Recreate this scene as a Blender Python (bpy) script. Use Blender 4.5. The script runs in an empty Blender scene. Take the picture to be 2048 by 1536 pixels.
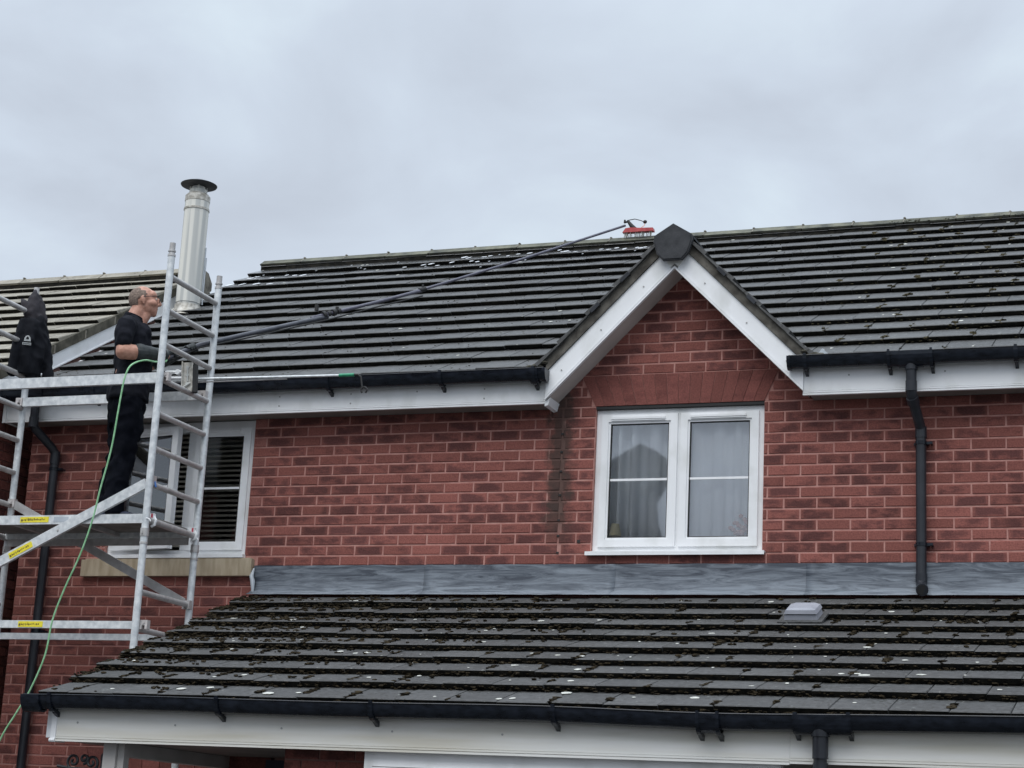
import bpy, bmesh, math, random
from mathutils import Vector, Matrix, Euler, noise
R = math.radians
random.seed(7)
scene = bpy.context.scene
col = scene.collection
PI = math.pi

# ------------------------------------------------------------------ camera
def look(cx, cy, cz, pitch, roll, yaw):
    f = Vector((-math.sin(yaw)*math.cos(pitch), math.cos(yaw)*math.cos(pitch), math.sin(pitch)))
    r = Vector((math.cos(yaw), math.sin(yaw), 0)); u = r.cross(f)
    r2 = r*math.cos(roll)+u*math.sin(roll); u2 = u*math.cos(roll)-r*math.sin(roll)
    return Matrix(((r2.x, u2.x, -f.x, cx), (r2.y, u2.y, -f.y, cy), (r2.z, u2.z, -f.z, cz), (0, 0, 0, 1)))
cam = bpy.data.cameras.new('camera'); co = bpy.data.objects.new('camera', cam); col.objects.link(co)
co.matrix_world = look(6.663, -12.288, -1.953, .2442, .051, .3587)
cam.sensor_width = 36; cam.sensor_fit = 'HORIZONTAL'; cam.lens = 3749/2048*36
cam.clip_start = .1; cam.clip_end = 2000
scene.camera = co

# ------------------------------------------------------------------ sky, sun, exposure
w = bpy.data.worlds.new('World'); scene.world = w; w.use_nodes = True
nt = w.node_tree; nt.nodes.clear()
def N(t, **k):
    n = nt.nodes.new(t)
    for a, b in k.items(): setattr(n, a, b)
    return n
out = N('ShaderNodeOutputWorld')
sky = N('ShaderNodeTexSky', sky_type='NISHITA', sun_disc=False, sun_elevation=R(57), sun_rotation=R(180), air_density=1.5, dust_density=4.0)
bgS = N('ShaderNodeBackground'); bgS.inputs['Strength'].default_value = .05
nt.links.new(sky.outputs[0], bgS.inputs[0])
tc = N('ShaderNodeTexCoord'); sep = N('ShaderNodeSeparateXYZ'); nt.links.new(tc.outputs['Generated'], sep.inputs[0])
mp = N('ShaderNodeMapping'); mp.inputs['Scale'].default_value = (1, 1, 1.7); mp.inputs['Location'].default_value = (.35, .2, .55)
nt.links.new(tc.outputs['Generated'], mp.inputs[0])
n1 = N('ShaderNodeTexNoise'); n1.inputs['Scale'].default_value = 4.6; n1.inputs['Detail'].default_value = 9; n1.inputs['Roughness'].default_value = .5; n1.inputs['Distortion'].default_value = .5
nt.links.new(mp.outputs[0], n1.inputs['Vector'])
rp = N('ShaderNodeValToRGB'); cr = rp.color_ramp
cr.elements[0].position = .33; cr.elements[0].color = (.455, .505, .585, 1)
cr.elements[1].position = .68; cr.elements[1].color = (.61, .70, .775, 1)
e = cr.elements.new(.5); e.color = (.52, .585, .675, 1)
nt.links.new(n1.outputs[0], rp.inputs[0])
# overcast sky: brighter overhead than near the horizon
mr = N('ShaderNodeMapRange'); mr.inputs['From Min'].default_value = .42; mr.inputs['From Max'].default_value = 1; mr.inputs['To Min'].default_value = 1; mr.inputs['To Max'].default_value = 2.6
nt.links.new(sep.outputs[2], mr.inputs[0])
bgC = N('ShaderNodeBackground'); nt.links.new(rp.outputs[0], bgC.inputs[0]); nt.links.new(mr.outputs[0], bgC.inputs['Strength'])
add = N('ShaderNodeMixShader'); add.inputs[0].default_value = .95
nt.links.new(bgS.outputs[0], add.inputs[1]); nt.links.new(bgC.outputs[0], add.inputs[2]); nt.links.new(add.outputs[0], out.inputs[0])
sl = bpy.data.lights.new('sun', 'SUN'); sl.energy = 1.5; sl.angle = R(50); sl.color = (1, .97, .93)
so = bpy.data.objects.new('sun', sl); col.objects.link(so)
so.rotation_euler = Vector((.12, 1, -1.55)).to_track_quat('-Z', 'Y').to_euler()
vs = scene.view_settings
scene.display_settings.display_device = 'sRGB'
vs.view_transform = 'Standard'; vs.look = 'None'; vs.exposure = .32; vs.gamma = 1; vs.use_curve_mapping = False

# ------------------------------------------------------------------ materials
def mat(name, c1, c2=None, rough=.6, scale=8, spec=.5, bump=0, bscale=None, metal=0, lo=.35, hi=.65, vary=0, stretch=(1, 1, 1), detail=6):
    m = bpy.data.materials.new(name); m.use_nodes = True
    t = m.node_tree; b = t.nodes['Principled BSDF']
    b.inputs['Roughness'].default_value = rough; b.inputs['Metallic'].default_value = metal; b.inputs['Specular IOR Level'].default_value = spec
    c2 = c2 or c1
    g = t.nodes.new('ShaderNodeNewGeometry'); mpp = t.nodes.new('ShaderNodeMapping'); mpp.inputs['Scale'].default_value = stretch
    t.links.new(g.outputs['Position'], mpp.inputs[0])
    n = t.nodes.new('ShaderNodeTexNoise'); n.inputs['Scale'].default_value = scale; n.inputs['Detail'].default_value = detail
    t.links.new(mpp.outputs[0], n.inputs['Vector'])
    r = t.nodes.new('ShaderNodeValToRGB'); r.color_ramp.elements[0].position = lo; r.color_ramp.elements[1].position = hi
    r.color_ramp.elements[0].color = (*c1, 1); r.color_ramp.elements[1].color = (*c2, 1)
    t.links.new(n.outputs[0], r.inputs[0])
    last = r.outputs[0]
    if vary:
        rnd = piece_random(t)
        mrr = t.nodes.new('ShaderNodeMapRange'); mrr.inputs['To Min'].default_value = 1-vary; mrr.inputs['To Max'].default_value = 1+vary
        t.links.new(rnd, mrr.inputs[0])
        mx = t.nodes.new('ShaderNodeVectorMath'); mx.operation = 'SCALE'
        t.links.new(last, mx.inputs[0]); t.links.new(mrr.outputs[0], mx.inputs['Scale']); last = mx.outputs[0]
    t.links.new(last, b.inputs['Base Color'])
    if bump:
        n2 = t.nodes.new('ShaderNodeTexNoise'); n2.inputs['Scale'].default_value = bscale or scale*6; n2.inputs['Detail'].default_value = 5
        t.links.new(g.outputs['Position'], n2.inputs['Vector'])
        bm = t.nodes.new('ShaderNodeBump'); bm.inputs['Strength'].default_value = bump; bm.inputs['Distance'].default_value = .004
        t.links.new(n2.outputs[0], bm.inputs['Height']); t.links.new(bm.outputs[0], b.inputs['Normal'])
    m['last'] = 0
    return m
def piece_random(t):
    oi = t.nodes.new('ShaderNodeObjectInfo'); ge = t.nodes.new('ShaderNodeNewGeometry')
    a = t.nodes.new('ShaderNodeMath'); a.operation = 'ADD'; f = t.nodes.new('ShaderNodeMath'); f.operation = 'FRACT'
    t.links.new(oi.outputs['Random'], a.inputs[0]); t.links.new(ge.outputs['Random Per Island'], a.inputs[1]); t.links.new(a.outputs[0], f.inputs[0])
    return f.outputs[0]
def colour_socket(m):
    b = m.node_tree.nodes['Principled BSDF']; return b.inputs['Base Color'].links[0].from_socket, b
def mixc(t, fac, a, bcol, kind='MIX'):
    mx = t.nodes.new('ShaderNodeMix'); mx.data_type = 'RGBA'; mx.blend_type = kind
    if hasattr(fac, 'is_linked'): t.links.new(fac, mx.inputs[0])
    else: mx.inputs[0].default_value = fac
    t.links.new(a, mx.inputs[6])
    if isinstance(bcol, tuple): mx.inputs[7].default_value = (*bcol, 1)
    else: t.links.new(bcol, mx.inputs[7])
    return mx.outputs[2]
def M2(t, op, a, b=None, clamp=False):
    n = t.nodes.new('ShaderNodeMath'); n.operation = op; n.use_clamp = clamp
    for i, v in enumerate((a, b)):
        if v is None: continue
        if isinstance(v, (int, float)): n.inputs[i].default_value = v
        else: t.links.new(v, n.inputs[i])
    return n.outputs[0]
def smooth(t, v, a, b):
    n = t.nodes.new('ShaderNodeMapRange'); n.interpolation_type = 'SMOOTHSTEP'; n.inputs['From Min'].default_value = a; n.inputs['From Max'].default_value = b
    t.links.new(v, n.inputs[0]); return n.outputs[0]

def brick_mat(name, light, dark, stain=False, patch=.42, bonded=False):
    m = bpy.data.materials.new(name); m.use_nodes = True; t = m.node_tree; b = t.nodes['Principled BSDF']
    b.inputs['Roughness'].default_value = .92; b.inputs['Specular IOR Level'].default_value = .25
    g = t.nodes.new('ShaderNodeNewGeometry'); rnd = piece_random(t)
    mpp = t.nodes.new('ShaderNodeMapping'); mpp.inputs['Scale'].default_value = (1, 1, 2.2); t.links.new(g.outputs['Position'], mpp.inputs[0])
    n = t.nodes.new('ShaderNodeTexNoise'); n.inputs['Scale'].default_value = 6.5; n.inputs['Detail'].default_value = 4; n.inputs['Roughness'].default_value = .62
    t.links.new(mpp.outputs[0], n.inputs['Vector'])
    v = M2(t, 'ADD', n.outputs[0], M2(t, 'MULTIPLY', M2(t, 'SUBTRACT', rnd, .5), .34))
    f = smooth(t, v, patch-.04, patch+.20)
    if bonded:   # fired faces stay lighter along the arrises of each brick
        sp = t.nodes.new('ShaderNodeSeparateXYZ'); t.links.new(g.outputs['Position'], sp.inputs[0])
        rz_ = M2(t, 'DIVIDE', sp.outputs[2], .075); row = M2(t, 'FLOOR', rz_)
        fz = M2(t, 'FRACT', rz_); par = M2(t, 'MULTIPLY', M2(t, 'FLOORED_MODULO', M2(t, 'ADD', row, 1), 2), .5)
        fx = M2(t, 'FRACT', M2(t, 'SUBTRACT', M2(t, 'DIVIDE', sp.outputs[0], .225), par))
        ex = M2(t, 'MULTIPLY', M2(t, 'MINIMUM', fx, M2(t, 'SUBTRACT', 1, fx)), .225)
        ez = M2(t, 'MULTIPLY', M2(t, 'MINIMUM', fz, M2(t, 'SUBTRACT', 1, fz)), .075)
        nn = M2(t, 'MULTIPLY', M2(t, 'SUBTRACT', n.outputs[0], .5), .05)
        msk = M2(t, 'MULTIPLY', smooth(t, M2(t, 'ADD', ex, nn), .006, .040), smooth(t, M2(t, 'ADD', ez, nn), .004, .020))
        f = M2(t, 'MULTIPLY', f, M2(t, 'ADD', M2(t, 'MULTIPLY', msk, .8), .2))
    mx = t.nodes.new('ShaderNodeMix'); mx.data_type = 'RGBA'; t.links.new(f, mx.inputs[0])
    mx.inputs[6].default_value = (*light, 1); mx.inputs[7].default_value = (*dark, 1)
    # fine sandy grain
    n3 = t.nodes.new('ShaderNodeTexNoise'); n3.inputs['Scale'].default_value = 95; n3.inputs['Detail'].default_value = 3
    t.links.new(g.outputs['Position'], n3.inputs['Vector'])
    gr = t.nodes.new('ShaderNodeMapRange'); gr.inputs['From Min'].default_value = .3; gr.inputs['From Max'].default_value = .7; gr.inputs['To Min'].default_value = .78; gr.inputs['To Max'].default_value = 1.22
    t.links.new(n3.outputs[0], gr.inputs[0])
    vm = t.nodes.new('ShaderNodeVectorMath'); vm.operation = 'SCALE'; t.links.new(mx.outputs[2], vm.inputs[0]); t.links.new(gr.outputs[0], vm.inputs['Scale'])
    tn = t.nodes.new('ShaderNodeMapRange'); tn.inputs['To Min'].default_value = .84; tn.inputs['To Max'].default_value = 1.18
    t.links.new(M2(t, 'FRACT', M2(t, 'MULTIPLY', rnd, 7.31)), tn.inputs[0]); vq = t.nodes.new('ShaderNodeVectorMath'); vq.operation = 'SCALE'; t.links.new(vm.outputs[0], vq.inputs[0]); t.links.new(tn.outputs[0], vq.inputs['Scale']); vm = vq
    # broad weathering
    n4 = t.nodes.new('ShaderNodeTexNoise'); n4.inputs['Scale'].default_value = 1.1; n4.inputs['Detail'].default_value = 3; t.links.new(g.outputs['Position'], n4.inputs['Vector'])
    g2 = t.nodes.new('ShaderNodeMapRange'); g2.inputs['From Min'].default_value = .3; g2.inputs['From Max'].default_value = .7; g2.inputs['To Min'].default_value = .86; g2.inputs['To Max'].default_value = 1.14
    t.links.new(n4.outputs[0], g2.inputs[0])
    vm2 = t.nodes.new('ShaderNodeVectorMath'); vm2.operation = 'SCALE'; t.links.new(vm.outputs[0], vm2.inputs[0]); t.links.new(g2.outputs[0], vm2.inputs['Scale'])
    last = vm2.outputs[0]
    if stain: last = stain_nodes(t, g, last)
    t.links.new(last, b.inputs['Base Color'])
    bm = t.nodes.new('ShaderNodeBump'); bm.inputs['Strength'].default_value = .5; bm.inputs['Distance'].default_value = .004
    t.links.new(n3.outputs[0], bm.inputs['Height']); t.links.new(bm.outputs[0], b.inputs['Normal'])
    return m
def stain_nodes(t, g, last):
    # dark algae streak running down beside the movement joint, efflorescence near the lead
    s = t.nodes.new('ShaderNodeSeparateXYZ'); t.links.new(g.outputs['Position'], s.inputs[0])
    n = t.nodes.new('ShaderNodeTexNoise'); n.inputs['Scale'].default_value = 11; n.inputs['Detail'].default_value = 7; n.inputs['Roughness'].default_value = .65; t.links.new(g.outputs['Position'], n.inputs['Vector'])
    dx = M2(t, 'ABSOLUTE', M2(t, 'SUBTRACT', s.outputs[0], 2.445))
    dx = M2(t, 'ADD', dx, M2(t, 'MULTIPLY', M2(t, 'SUBTRACT', n.outputs[0], .5), .30))
    f = M2(t, 'SUBTRACT', 1, smooth(t, dx, .035, .13))
    f = M2(t, 'MULTIPLY', f, smooth(t, s.outputs[2], .02, .4)); f = M2(t, 'MULTIPLY', f, .82)
    return mixc(t, f, last, (.052, .042, .036))
BR = brick_mat('red_brick', (.245, .089, .073), (.118, .046, .042), True, .44, True)
LBR = brick_mat('pale_quoin_brick', (.30, .125, .105), (.25, .095, .08), False, .5)
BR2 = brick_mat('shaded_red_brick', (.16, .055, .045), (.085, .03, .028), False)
ARCH = brick_mat('arch_brick', (.20, .072, .060), (.155, .055, .047), False, .5)
MORT = mat('mortar', (.39, .185, .158), (.50, .27, .232), .95, 14, .2, .4, 120)
t = MORT.node_tree; cs, bb = colour_socket(MORT); gg = t.nodes.new('ShaderNodeNewGeometry'); t.links.new(stain_nodes(t, gg, cs), bb.inputs['Base Color'])
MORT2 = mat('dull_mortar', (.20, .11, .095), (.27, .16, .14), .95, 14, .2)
TILE = mat('dark_concrete_tile', (.046, .047, .047), (.088, .089, .089), .62, 26, .45, .35, 240, vary=.16, lo=.3, hi=.72)
def tile_extra(m, dirt, lich):
    t = m.node_tree; cs, b = colour_socket(m); g = t.nodes.new('ShaderNodeNewGeometry')
    n = t.nodes.new('ShaderNodeTexNoise'); n.inputs['Scale'].default_value = 46; n.inputs['Detail'].default_value = 4; t.links.new(g.outputs['Position'], n.inputs['Vector'])
    n2 = t.nodes.new('ShaderNodeTexNoise'); n2.inputs['Scale'].default_value = 2.2; t.links.new(g.outputs['Position'], n2.inputs['Vector'])
    v = M2(t, 'ADD', n.outputs[0], M2(t, 'MULTIPLY', M2(t, 'SUBTRACT', n2.outputs[0], .5), .35))
    c = mixc(t, M2(t, 'MULTIPLY', smooth(t, v, .60, .66), dirt), cs, (.022, .021, .016))
    n5 = t.nodes.new('ShaderNodeTexNoise'); n5.inputs['Scale'].default_value = 31; n5.inputs['Detail'].default_value = 2; mp5 = t.nodes.new('ShaderNodeMapping'); mp5.inputs['Location'].default_value = (7, 3, 1)
    t.links.new(g.outputs['Position'], mp5.inputs[0]); t.links.new(mp5.outputs[0], n5.inputs['Vector'])
    c = mixc(t, M2(t, 'MULTIPLY', smooth(t, n5.outputs[0], .69, .73), lich), c, (.30, .31, .28))
    t.links.new(c, b.inputs['Base Color'])
tile_extra(TILE, .8, .55)
# freshly washed, still wet band of the upper courses
t = TILE.node_tree; b = t.nodes['Principled BSDF']; g = t.nodes.new('ShaderNodeNewGeometry'); s = t.nodes.new('ShaderNodeSeparateXYZ'); t.links.new(g.outputs['Position'], s.inputs[0])
nz = t.nodes.new('ShaderNodeTexNoise'); nz.inputs['Scale'].default_value = 3.0; nz.inputs['Detail'].default_value = 4; t.links.new(g.outputs['Position'], nz.inputs['Vector'])
wv = M2(t, 'ADD', s.outputs[1], M2(t, 'MULTIPLY', M2(t, 'SUBTRACT', nz.outputs[0], .5), 1.6))
wet = M2(t, 'MULTIPLY', smooth(t, wv, 2.75, 3.15), M2(t, 'SUBTRACT', 1, smooth(t, s.outputs[0], 1.9, 2.4)))
t.links.new(M2(t, 'SUBTRACT', .62, M2(t, 'MULTIPLY', wet, .42)), b.inputs['Roughness'])
EDGE = mat('grimy_shaded_tile_edge', (.011, .011, .010), (.032, .029, .022), .95, 22, .15, .7, 120, lo=.4, hi=.7)  # grime and moss, with the gap shadow under each course put into the colour
NTILE = mat('buff_concrete_tile', (.225, .208, .170), (.32, .30, .25), .8, 9, .3, .3, 200, vary=.12); tile_extra(NTILE, .5, .3)
RIDGE = mat('weathered_ridge_tile', (.065, .068, .058), (.16, .16, .12), .85, 9, .3, .4, 120, vary=.15)
CEM = mat('cement_bedding', (.12, .11, .095), (.27, .25, .21), .95, 16, .2, .6, 90)
UCL = mat('stained_undercloak', (.06, .055, .048), (.155, .145, .125), .95, 12, .2, .6, 90)
DCEM = mat('mossy_verge_mortar', (.055, .052, .04), (.13, .12, .095), .95, 14, .2, .6, 90)
WHITE = mat('white_upvc', (.70, .71, .70), (.84, .85, .86), .38, 3.5, .5, stretch=(1.6, 1, 1), lo=.28, hi=.5)
AGED = mat('aged_white_upvc', (.66, .63, .54), (.82, .82, .79), .42, 1.8, .5, lo=.3, hi=.62, stretch=(.5, 1, 6))
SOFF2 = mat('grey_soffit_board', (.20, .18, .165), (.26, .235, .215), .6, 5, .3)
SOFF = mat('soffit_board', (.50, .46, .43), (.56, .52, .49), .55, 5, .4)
BLACK = mat('black_plastic_gutter', (.005, .007, .011), (.015, .019, .028), .24, 7, .32, stretch=(2, 1, 5))
PIPE = mat('grey_black_pipe', (.013, .015, .020), (.026, .029, .036), .36, 5, .4)
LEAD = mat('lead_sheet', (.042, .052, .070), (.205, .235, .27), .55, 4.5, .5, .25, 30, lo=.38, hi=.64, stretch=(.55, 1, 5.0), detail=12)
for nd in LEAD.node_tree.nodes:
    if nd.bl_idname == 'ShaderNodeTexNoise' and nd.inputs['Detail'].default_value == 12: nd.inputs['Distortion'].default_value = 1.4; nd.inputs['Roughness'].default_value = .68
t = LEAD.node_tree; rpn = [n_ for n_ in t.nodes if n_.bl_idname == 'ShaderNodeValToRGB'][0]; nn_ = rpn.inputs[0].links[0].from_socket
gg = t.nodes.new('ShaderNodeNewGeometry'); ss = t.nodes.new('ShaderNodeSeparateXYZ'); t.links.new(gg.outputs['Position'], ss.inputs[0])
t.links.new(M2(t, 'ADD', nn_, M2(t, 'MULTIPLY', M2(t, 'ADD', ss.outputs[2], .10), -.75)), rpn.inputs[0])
LEAD2 = mat('pale_lead_edge', (.40, .44, .48), (.48, .52, .56), .5)
CAP = mat('black_ridge_cap', (.020, .022, .026), (.045, .047, .052), .7, 14, .4, .3, 100)
STONE = mat('buff_stone', (.34, .275, .19), (.47, .395, .29), .9, 8, .2, .3, 90, stretch=(3, 3, .6))
STEEL = mat('brushed_stainless', (.50, .51, .49), (.72, .71, .655), .62, 22, .3, metal=.0, stretch=(1, 1, .02), lo=.42, hi=.58, detail=1)
RUST = mat('stained_steel', (.30, .28, .24), (.60, .58, .53), .5, 30, .5, metal=.2)
DCOWL = mat('dark_cowl', (.03, .03, .035), (.06, .06, .065), .45, 20, .5, metal=.5)
ALU = mat('scuffed_aluminium', (.50, .53, .55), (.80, .82, .82), .42, 24, .5, .15, 90, metal=.2, lo=.3, hi=.7)
ALUD = mat('dull_aluminium_tube', (.40, .385, .375), (.56, .55, .54), .45, 14, .5, .15, 90, metal=.35)
PLY = mat('platform_underside', (.16, .15, .14), (.25, .24, .22), .8, 9, .3)
YEL = mat('yellow_label', (.75, .62, .02), (.82, .72, .06), .45, 40)
INK = mat('label_ink', (.20, .14, .02), (.10, .06, .02), .5, 90)
REDINK = mat('red_label_mark', (.45, .05, .08), rough=.5)
BLUE = mat('blue_clip', (.03, .14, .42), (.02, .10, .3), .4)
PINK = mat('claw_casting', (.50, .47, .46), (.66, .62, .60), .5, 30, metal=.4)
SKIN = mat('skin', (.40, .195, .135), (.54, .29, .215), .5, 30, .4, .2, 200)
HAIR = mat('short_grey_hair', (.13, .10, .082), (.27, .205, .17), .8, 90, .2, .6, 300)
SHIRT = mat('black_polo_cloth', (.007, .008, .012), (.012, .013, .019), .9, 20, .15, .3, 300)
TROU = mat('navy_black_trouser_cloth', (.003, .004, .007), (.006, .007, .011), .95, 20, .08, .3, 300)
GLOVE = mat('charcoal_rubber_glove', (.022, .027, .029), (.045, .052, .053), .6, 30, .4, .3, 120)
GREYG = mat('grey_glove_patch', (.10, .11, .10), (.16, .17, .16), .7, 40)
SHOE = mat('dark_shoe', (.010, .012, .02), (.02, .03, .07), .6, 20)
JACK = mat('black_softshell', (.006, .007, .010), (.011, .012, .016), .85, 14, .15, .3, 250)
HOOD = mat('hood_lining', (.018, .016, .021), (.028, .025, .031), .85, 20)
BADGE = mat('silver_badge_print', (.30, .32, .32), (.52, .54, .54), .5, 160)
POLE = mat('carbon_pole', (.045, .048, .06), (.075, .078, .095), .35, 20)
POLE2 = mat('thin_purple_grey_pole', (.06, .058, .085), (.10, .095, .125), .35, 20)
HOSEM = mat('green_hose', (.20, .46, .22), (.34, .62, .36), .4, 30)
GREEN = mat('green_pole_grip', (.02, .22, .12), (.03, .32, .16), .4, 30)
RED = mat('red_brush_stock', (.36, .04, .045), (.50, .08, .08), .45, 20)
BRIS = mat('pale_bristles', (.42, .42, .38), (.55, .55, .5), .9, 90)
ORANGE = mat('orange_fitting', (.8, .25, .03), rough=.5)
MOSS2 = mat('olive_moss', (.035, .032, .02), (.10, .085, .05), 1.0, 30, .1, .8, 150, lo=.38, hi=.62)
MOSS = mat('moss', (.013, .011, .008), (.045, .035, .021), 1.0, 26, .1, .8, 150, lo=.38, hi=.62)
LICH = mat('pale_lichen', (.38, .39, .35), (.66, .66, .61), .9, 60)
FOAM = mat('cleaning_foam', (.70, .73, .76), (.80, .82, .84), .3, 60)
VENT = mat('grey_plastic_vent', (.27, .28, .32), (.32, .33, .37), .5, 10)
CURT = mat('white_curtain_cloth', (.80, .82, .84), (.86, .88, .88), .9, 6)
SLAT = mat('taupe_blind_slat', (.34, .32, .27), (.42, .40, .34), .5, 6)
ROOM = mat('dim_room_wall', (.45, .45, .43), (.5, .5, .48), .9)
RUB = mat('black_rubber', (.012, .012, .013), (.02, .02, .02), .7)
IRON = mat('black_wrought_iron', (.01, .01, .013), (.018, .018, .022), .45)
POSTM = mat('grey_white_post', (.45, .43, .41), (.52, .50, .48), .6, 6)
DOORM = mat('navy_door', (.010, .014, .03), (.015, .02, .04), .4)
GROUND = mat('tarmac', (.05, .05, .05), (.075, .073, .07), .9, 3, .3, .3, 60)
RENDER = mat('grey_render', (.10, .10, .10), (.14, .14, .14), .9, 2)
FLOW = mat('pink_flowers', (.55, .25, .22), (.65, .45, .38), .8, 60)
SHADE = mat('cream_lamp_shade', (.62, .55, .35), rough=.8)
def glass(name, fac, tint=(1, 1, 1)):
    m = bpy.data.materials.new(name); m.use_nodes = True; t = m.node_tree; t.nodes.clear()
    o = t.nodes.new('ShaderNodeOutputMaterial'); tr = t.nodes.new('ShaderNodeBsdfTransparent'); gl = t.nodes.new('ShaderNodeBsdfGlossy')
    tr.inputs[0].default_value = (*tint, 1); gl.inputs['Roughness'].default_value = .02; gl.inputs[0].default_value = (.95, .97, 1, 1)
    fr = t.nodes.new('ShaderNodeFresnel'); fr.inputs[0].default_value = 1.5
    a = M2(t, 'ADD', fr.outputs[0], fac, True)
    mx = t.nodes.new('ShaderNodeMixShader'); t.links.new(a, mx.inputs[0]); t.links.new(tr.outputs[0], mx.inputs[1]); t.links.new(gl.outputs[0], mx.inputs[2]); t.links.new(mx.outputs[0], o.inputs[0])
    return m
GLASS = glass('double_glazing', .11, (.98, .985, .99)); GLASS2 = glass('dark_room_glazing', .0, (.9, .9, .9)); LENS = glass('spectacle_lens', .1)

# ------------------------------------------------------------------ mesh builder
class MB:
    def __init__(s): s.v = []; s.f = []; s.m = []
    def add(s, vs, fs, mi=0):
        o = len(s.v); s.v += [tuple(v) for v in vs]; s.f += [tuple(i+o for i in f) for f in fs]; s.m += [mi]*len(fs); return s
    def box(s, x0, x1, y0, y1, z0, z1, mi=0, T=None):
        vs = [Vector((x, y, z)) for x in (x0, x1) for y in (y0, y1) for z in (z0, z1)]
        if T: vs = [T @ v for v in vs]
        return s.add(vs, [(0, 1, 3, 2), (4, 6, 7, 5), (0, 4, 5, 1), (2, 3, 7, 6), (0, 2, 6, 4), (1, 5, 7, 3)], mi)
    def prism(s, poly, a0, a1, axis='y', mi=0):
        n = len(poly)
        def P(p, a): return (p[0], a, p[1]) if axis == 'y' else ((a, p[0], p[1]) if axis == 'x' else (p[0], p[1], a))
        vs = [P(p, a0) for p in poly]+[P(p, a1) for p in poly]
        return s.add(vs, [tuple(range(n-1, -1, -1)), tuple(range(n, 2*n))]+[(i, (i+1) % n, n+(i+1) % n, n+i) for i in range(n)], mi)
    def tube(s, pts, r, n=10, mi=0, caps=True, flat=1.0):
        pts = [Vector(p) for p in pts]; rr = r if isinstance(r, (list, tuple)) else [r]*len(pts)
        rings = []; up = None
        for i, p in enumerate(pts):
            d = (pts[min(i+1, len(pts)-1)]-pts[max(i-1, 0)]).normalized()
            if up is None: up = Vector((0, 0, 1)) if abs(d.z) < .9 else Vector((1, 0, 0))
            a = d.cross(up).normalized(); b_ = a.cross(d).normalized(); up = b_
            rings.append([p+(a*math.cos(2*PI*k/n)+b_*math.sin(2*PI*k/n)*flat)*rr[i] for k in range(n)])
        vs = [v for q in rings for v in q]; fs = []
        for i in range(len(pts)-1):
            for k in range(n): fs.append((i*n+k, (i+1)*n+k, (i+1)*n+(k+1) % n, i*n+(k+1) % n))
        if caps: fs.append(tuple(range(n))); fs.append(tuple(range((len(pts)-1)*n+n-1, (len(pts)-1)*n-1, -1)))
        return s.add(vs, fs, mi)
    def lathe(s, prof, c=(0, 0, 0), n=24, mi=0):
        vs = []; fs = []
        for r, z in prof:
            for k in range(n): vs.append((c[0]+r*math.cos(2*PI*k/n), c[1]+r*math.sin(2*PI*k/n), c[2]+z))
        for i in range(len(prof)-1):
            for k in range(n): fs.append((i*n+k, i*n+(k+1) % n, (i+1)*n+(k+1) % n, (i+1)*n+k))
        return s.add(vs, fs, mi)
    def ell(s, c, r, n=14, mi=0, rot=None):
        vs = []; fs = []; m_ = n//2
        for i in range(m_+1):
            th = PI*i/m_
            for k in range(n):
                p = Vector((r[0]*math.sin(th)*math.cos(2*PI*k/n), r[1]*math.sin(th)*math.sin(2*PI*k/n), r[2]*math.cos(th)))
                if rot: p = rot @ p
                vs.append(Vector(c)+p)
        for i in range(m_):
            for k in range(n): fs.append((i*n+k, (i+1)*n+k, (i+1)*n+(k+1) % n, i*n+(k+1) % n))
        return s.add(vs, fs, mi)
    def mesh(s, name, mats, sm=False):
        me = bpy.data.meshes.new(name); me.from_pydata(s.v, [], s.f)
        for m in (mats if isinstance(mats, (list, tuple)) else [mats]): me.materials.append(m)
        me.polygons.foreach_set('material_index', s.m)
        bm = bmesh.new(); bm.from_mesh(me); bmesh.ops.remove_doubles(bm, verts=bm.verts, dist=1e-6); bmesh.ops.recalc_face_normals(bm, faces=bm.faces); bm.to_mesh(me); bm.free()
        if sm:
            me.polygons.foreach_set('use_smooth', [True]*len(me.polygons)); me.set_sharp_from_angle(angle=R(38))
        return me
EMP = {}
def tag(o, label=None, cat=None, group=None, kind=None):
    for k, v in (('label', label), ('category', cat), ('group', group), ('kind', kind)):
        if v: o[k] = v
    return o
def link(o, parent=None, T=None):
    """parent at world placement: the mesh data are in world coordinates"""
    col.objects.link(o)
    T = T or Matrix.Identity(4)
    o['_w'] = 1
    W[o.name] = T
    if parent is not None:
        o.parent = parent; o.matrix_local = W[parent.name].inverted() @ T
    else: o.matrix_local = T
    return o
W = {}
def empty(name, loc, label=None, cat=None, group=None, parent=None, rz=0, kind=None):
    o = bpy.data.objects.new(name, None); o.empty_display_size = .2
    link(o, parent, Matrix.Translation(loc) @ Matrix.Rotation(rz, 4, 'Z')); return tag(o, label, cat, group, kind)
def obj(name, mb, mats, parent=None, sm=False, T=None, local=False, **k):
    me = mb if isinstance(mb, bpy.types.Mesh) else mb.mesh(name, mats, sm)
    o = bpy.data.objects.new(name, me)
    if local: T = W[parent.name]
    link(o, parent, T); return tag(o, **k)

# ------------------------------------------------------------------ ground
GZ = -3.55
obj('ground', MB().box(-300, 300, -300, 300, GZ-.5, GZ), GROUND, kind='structure', label='tarmac ground')

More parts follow.
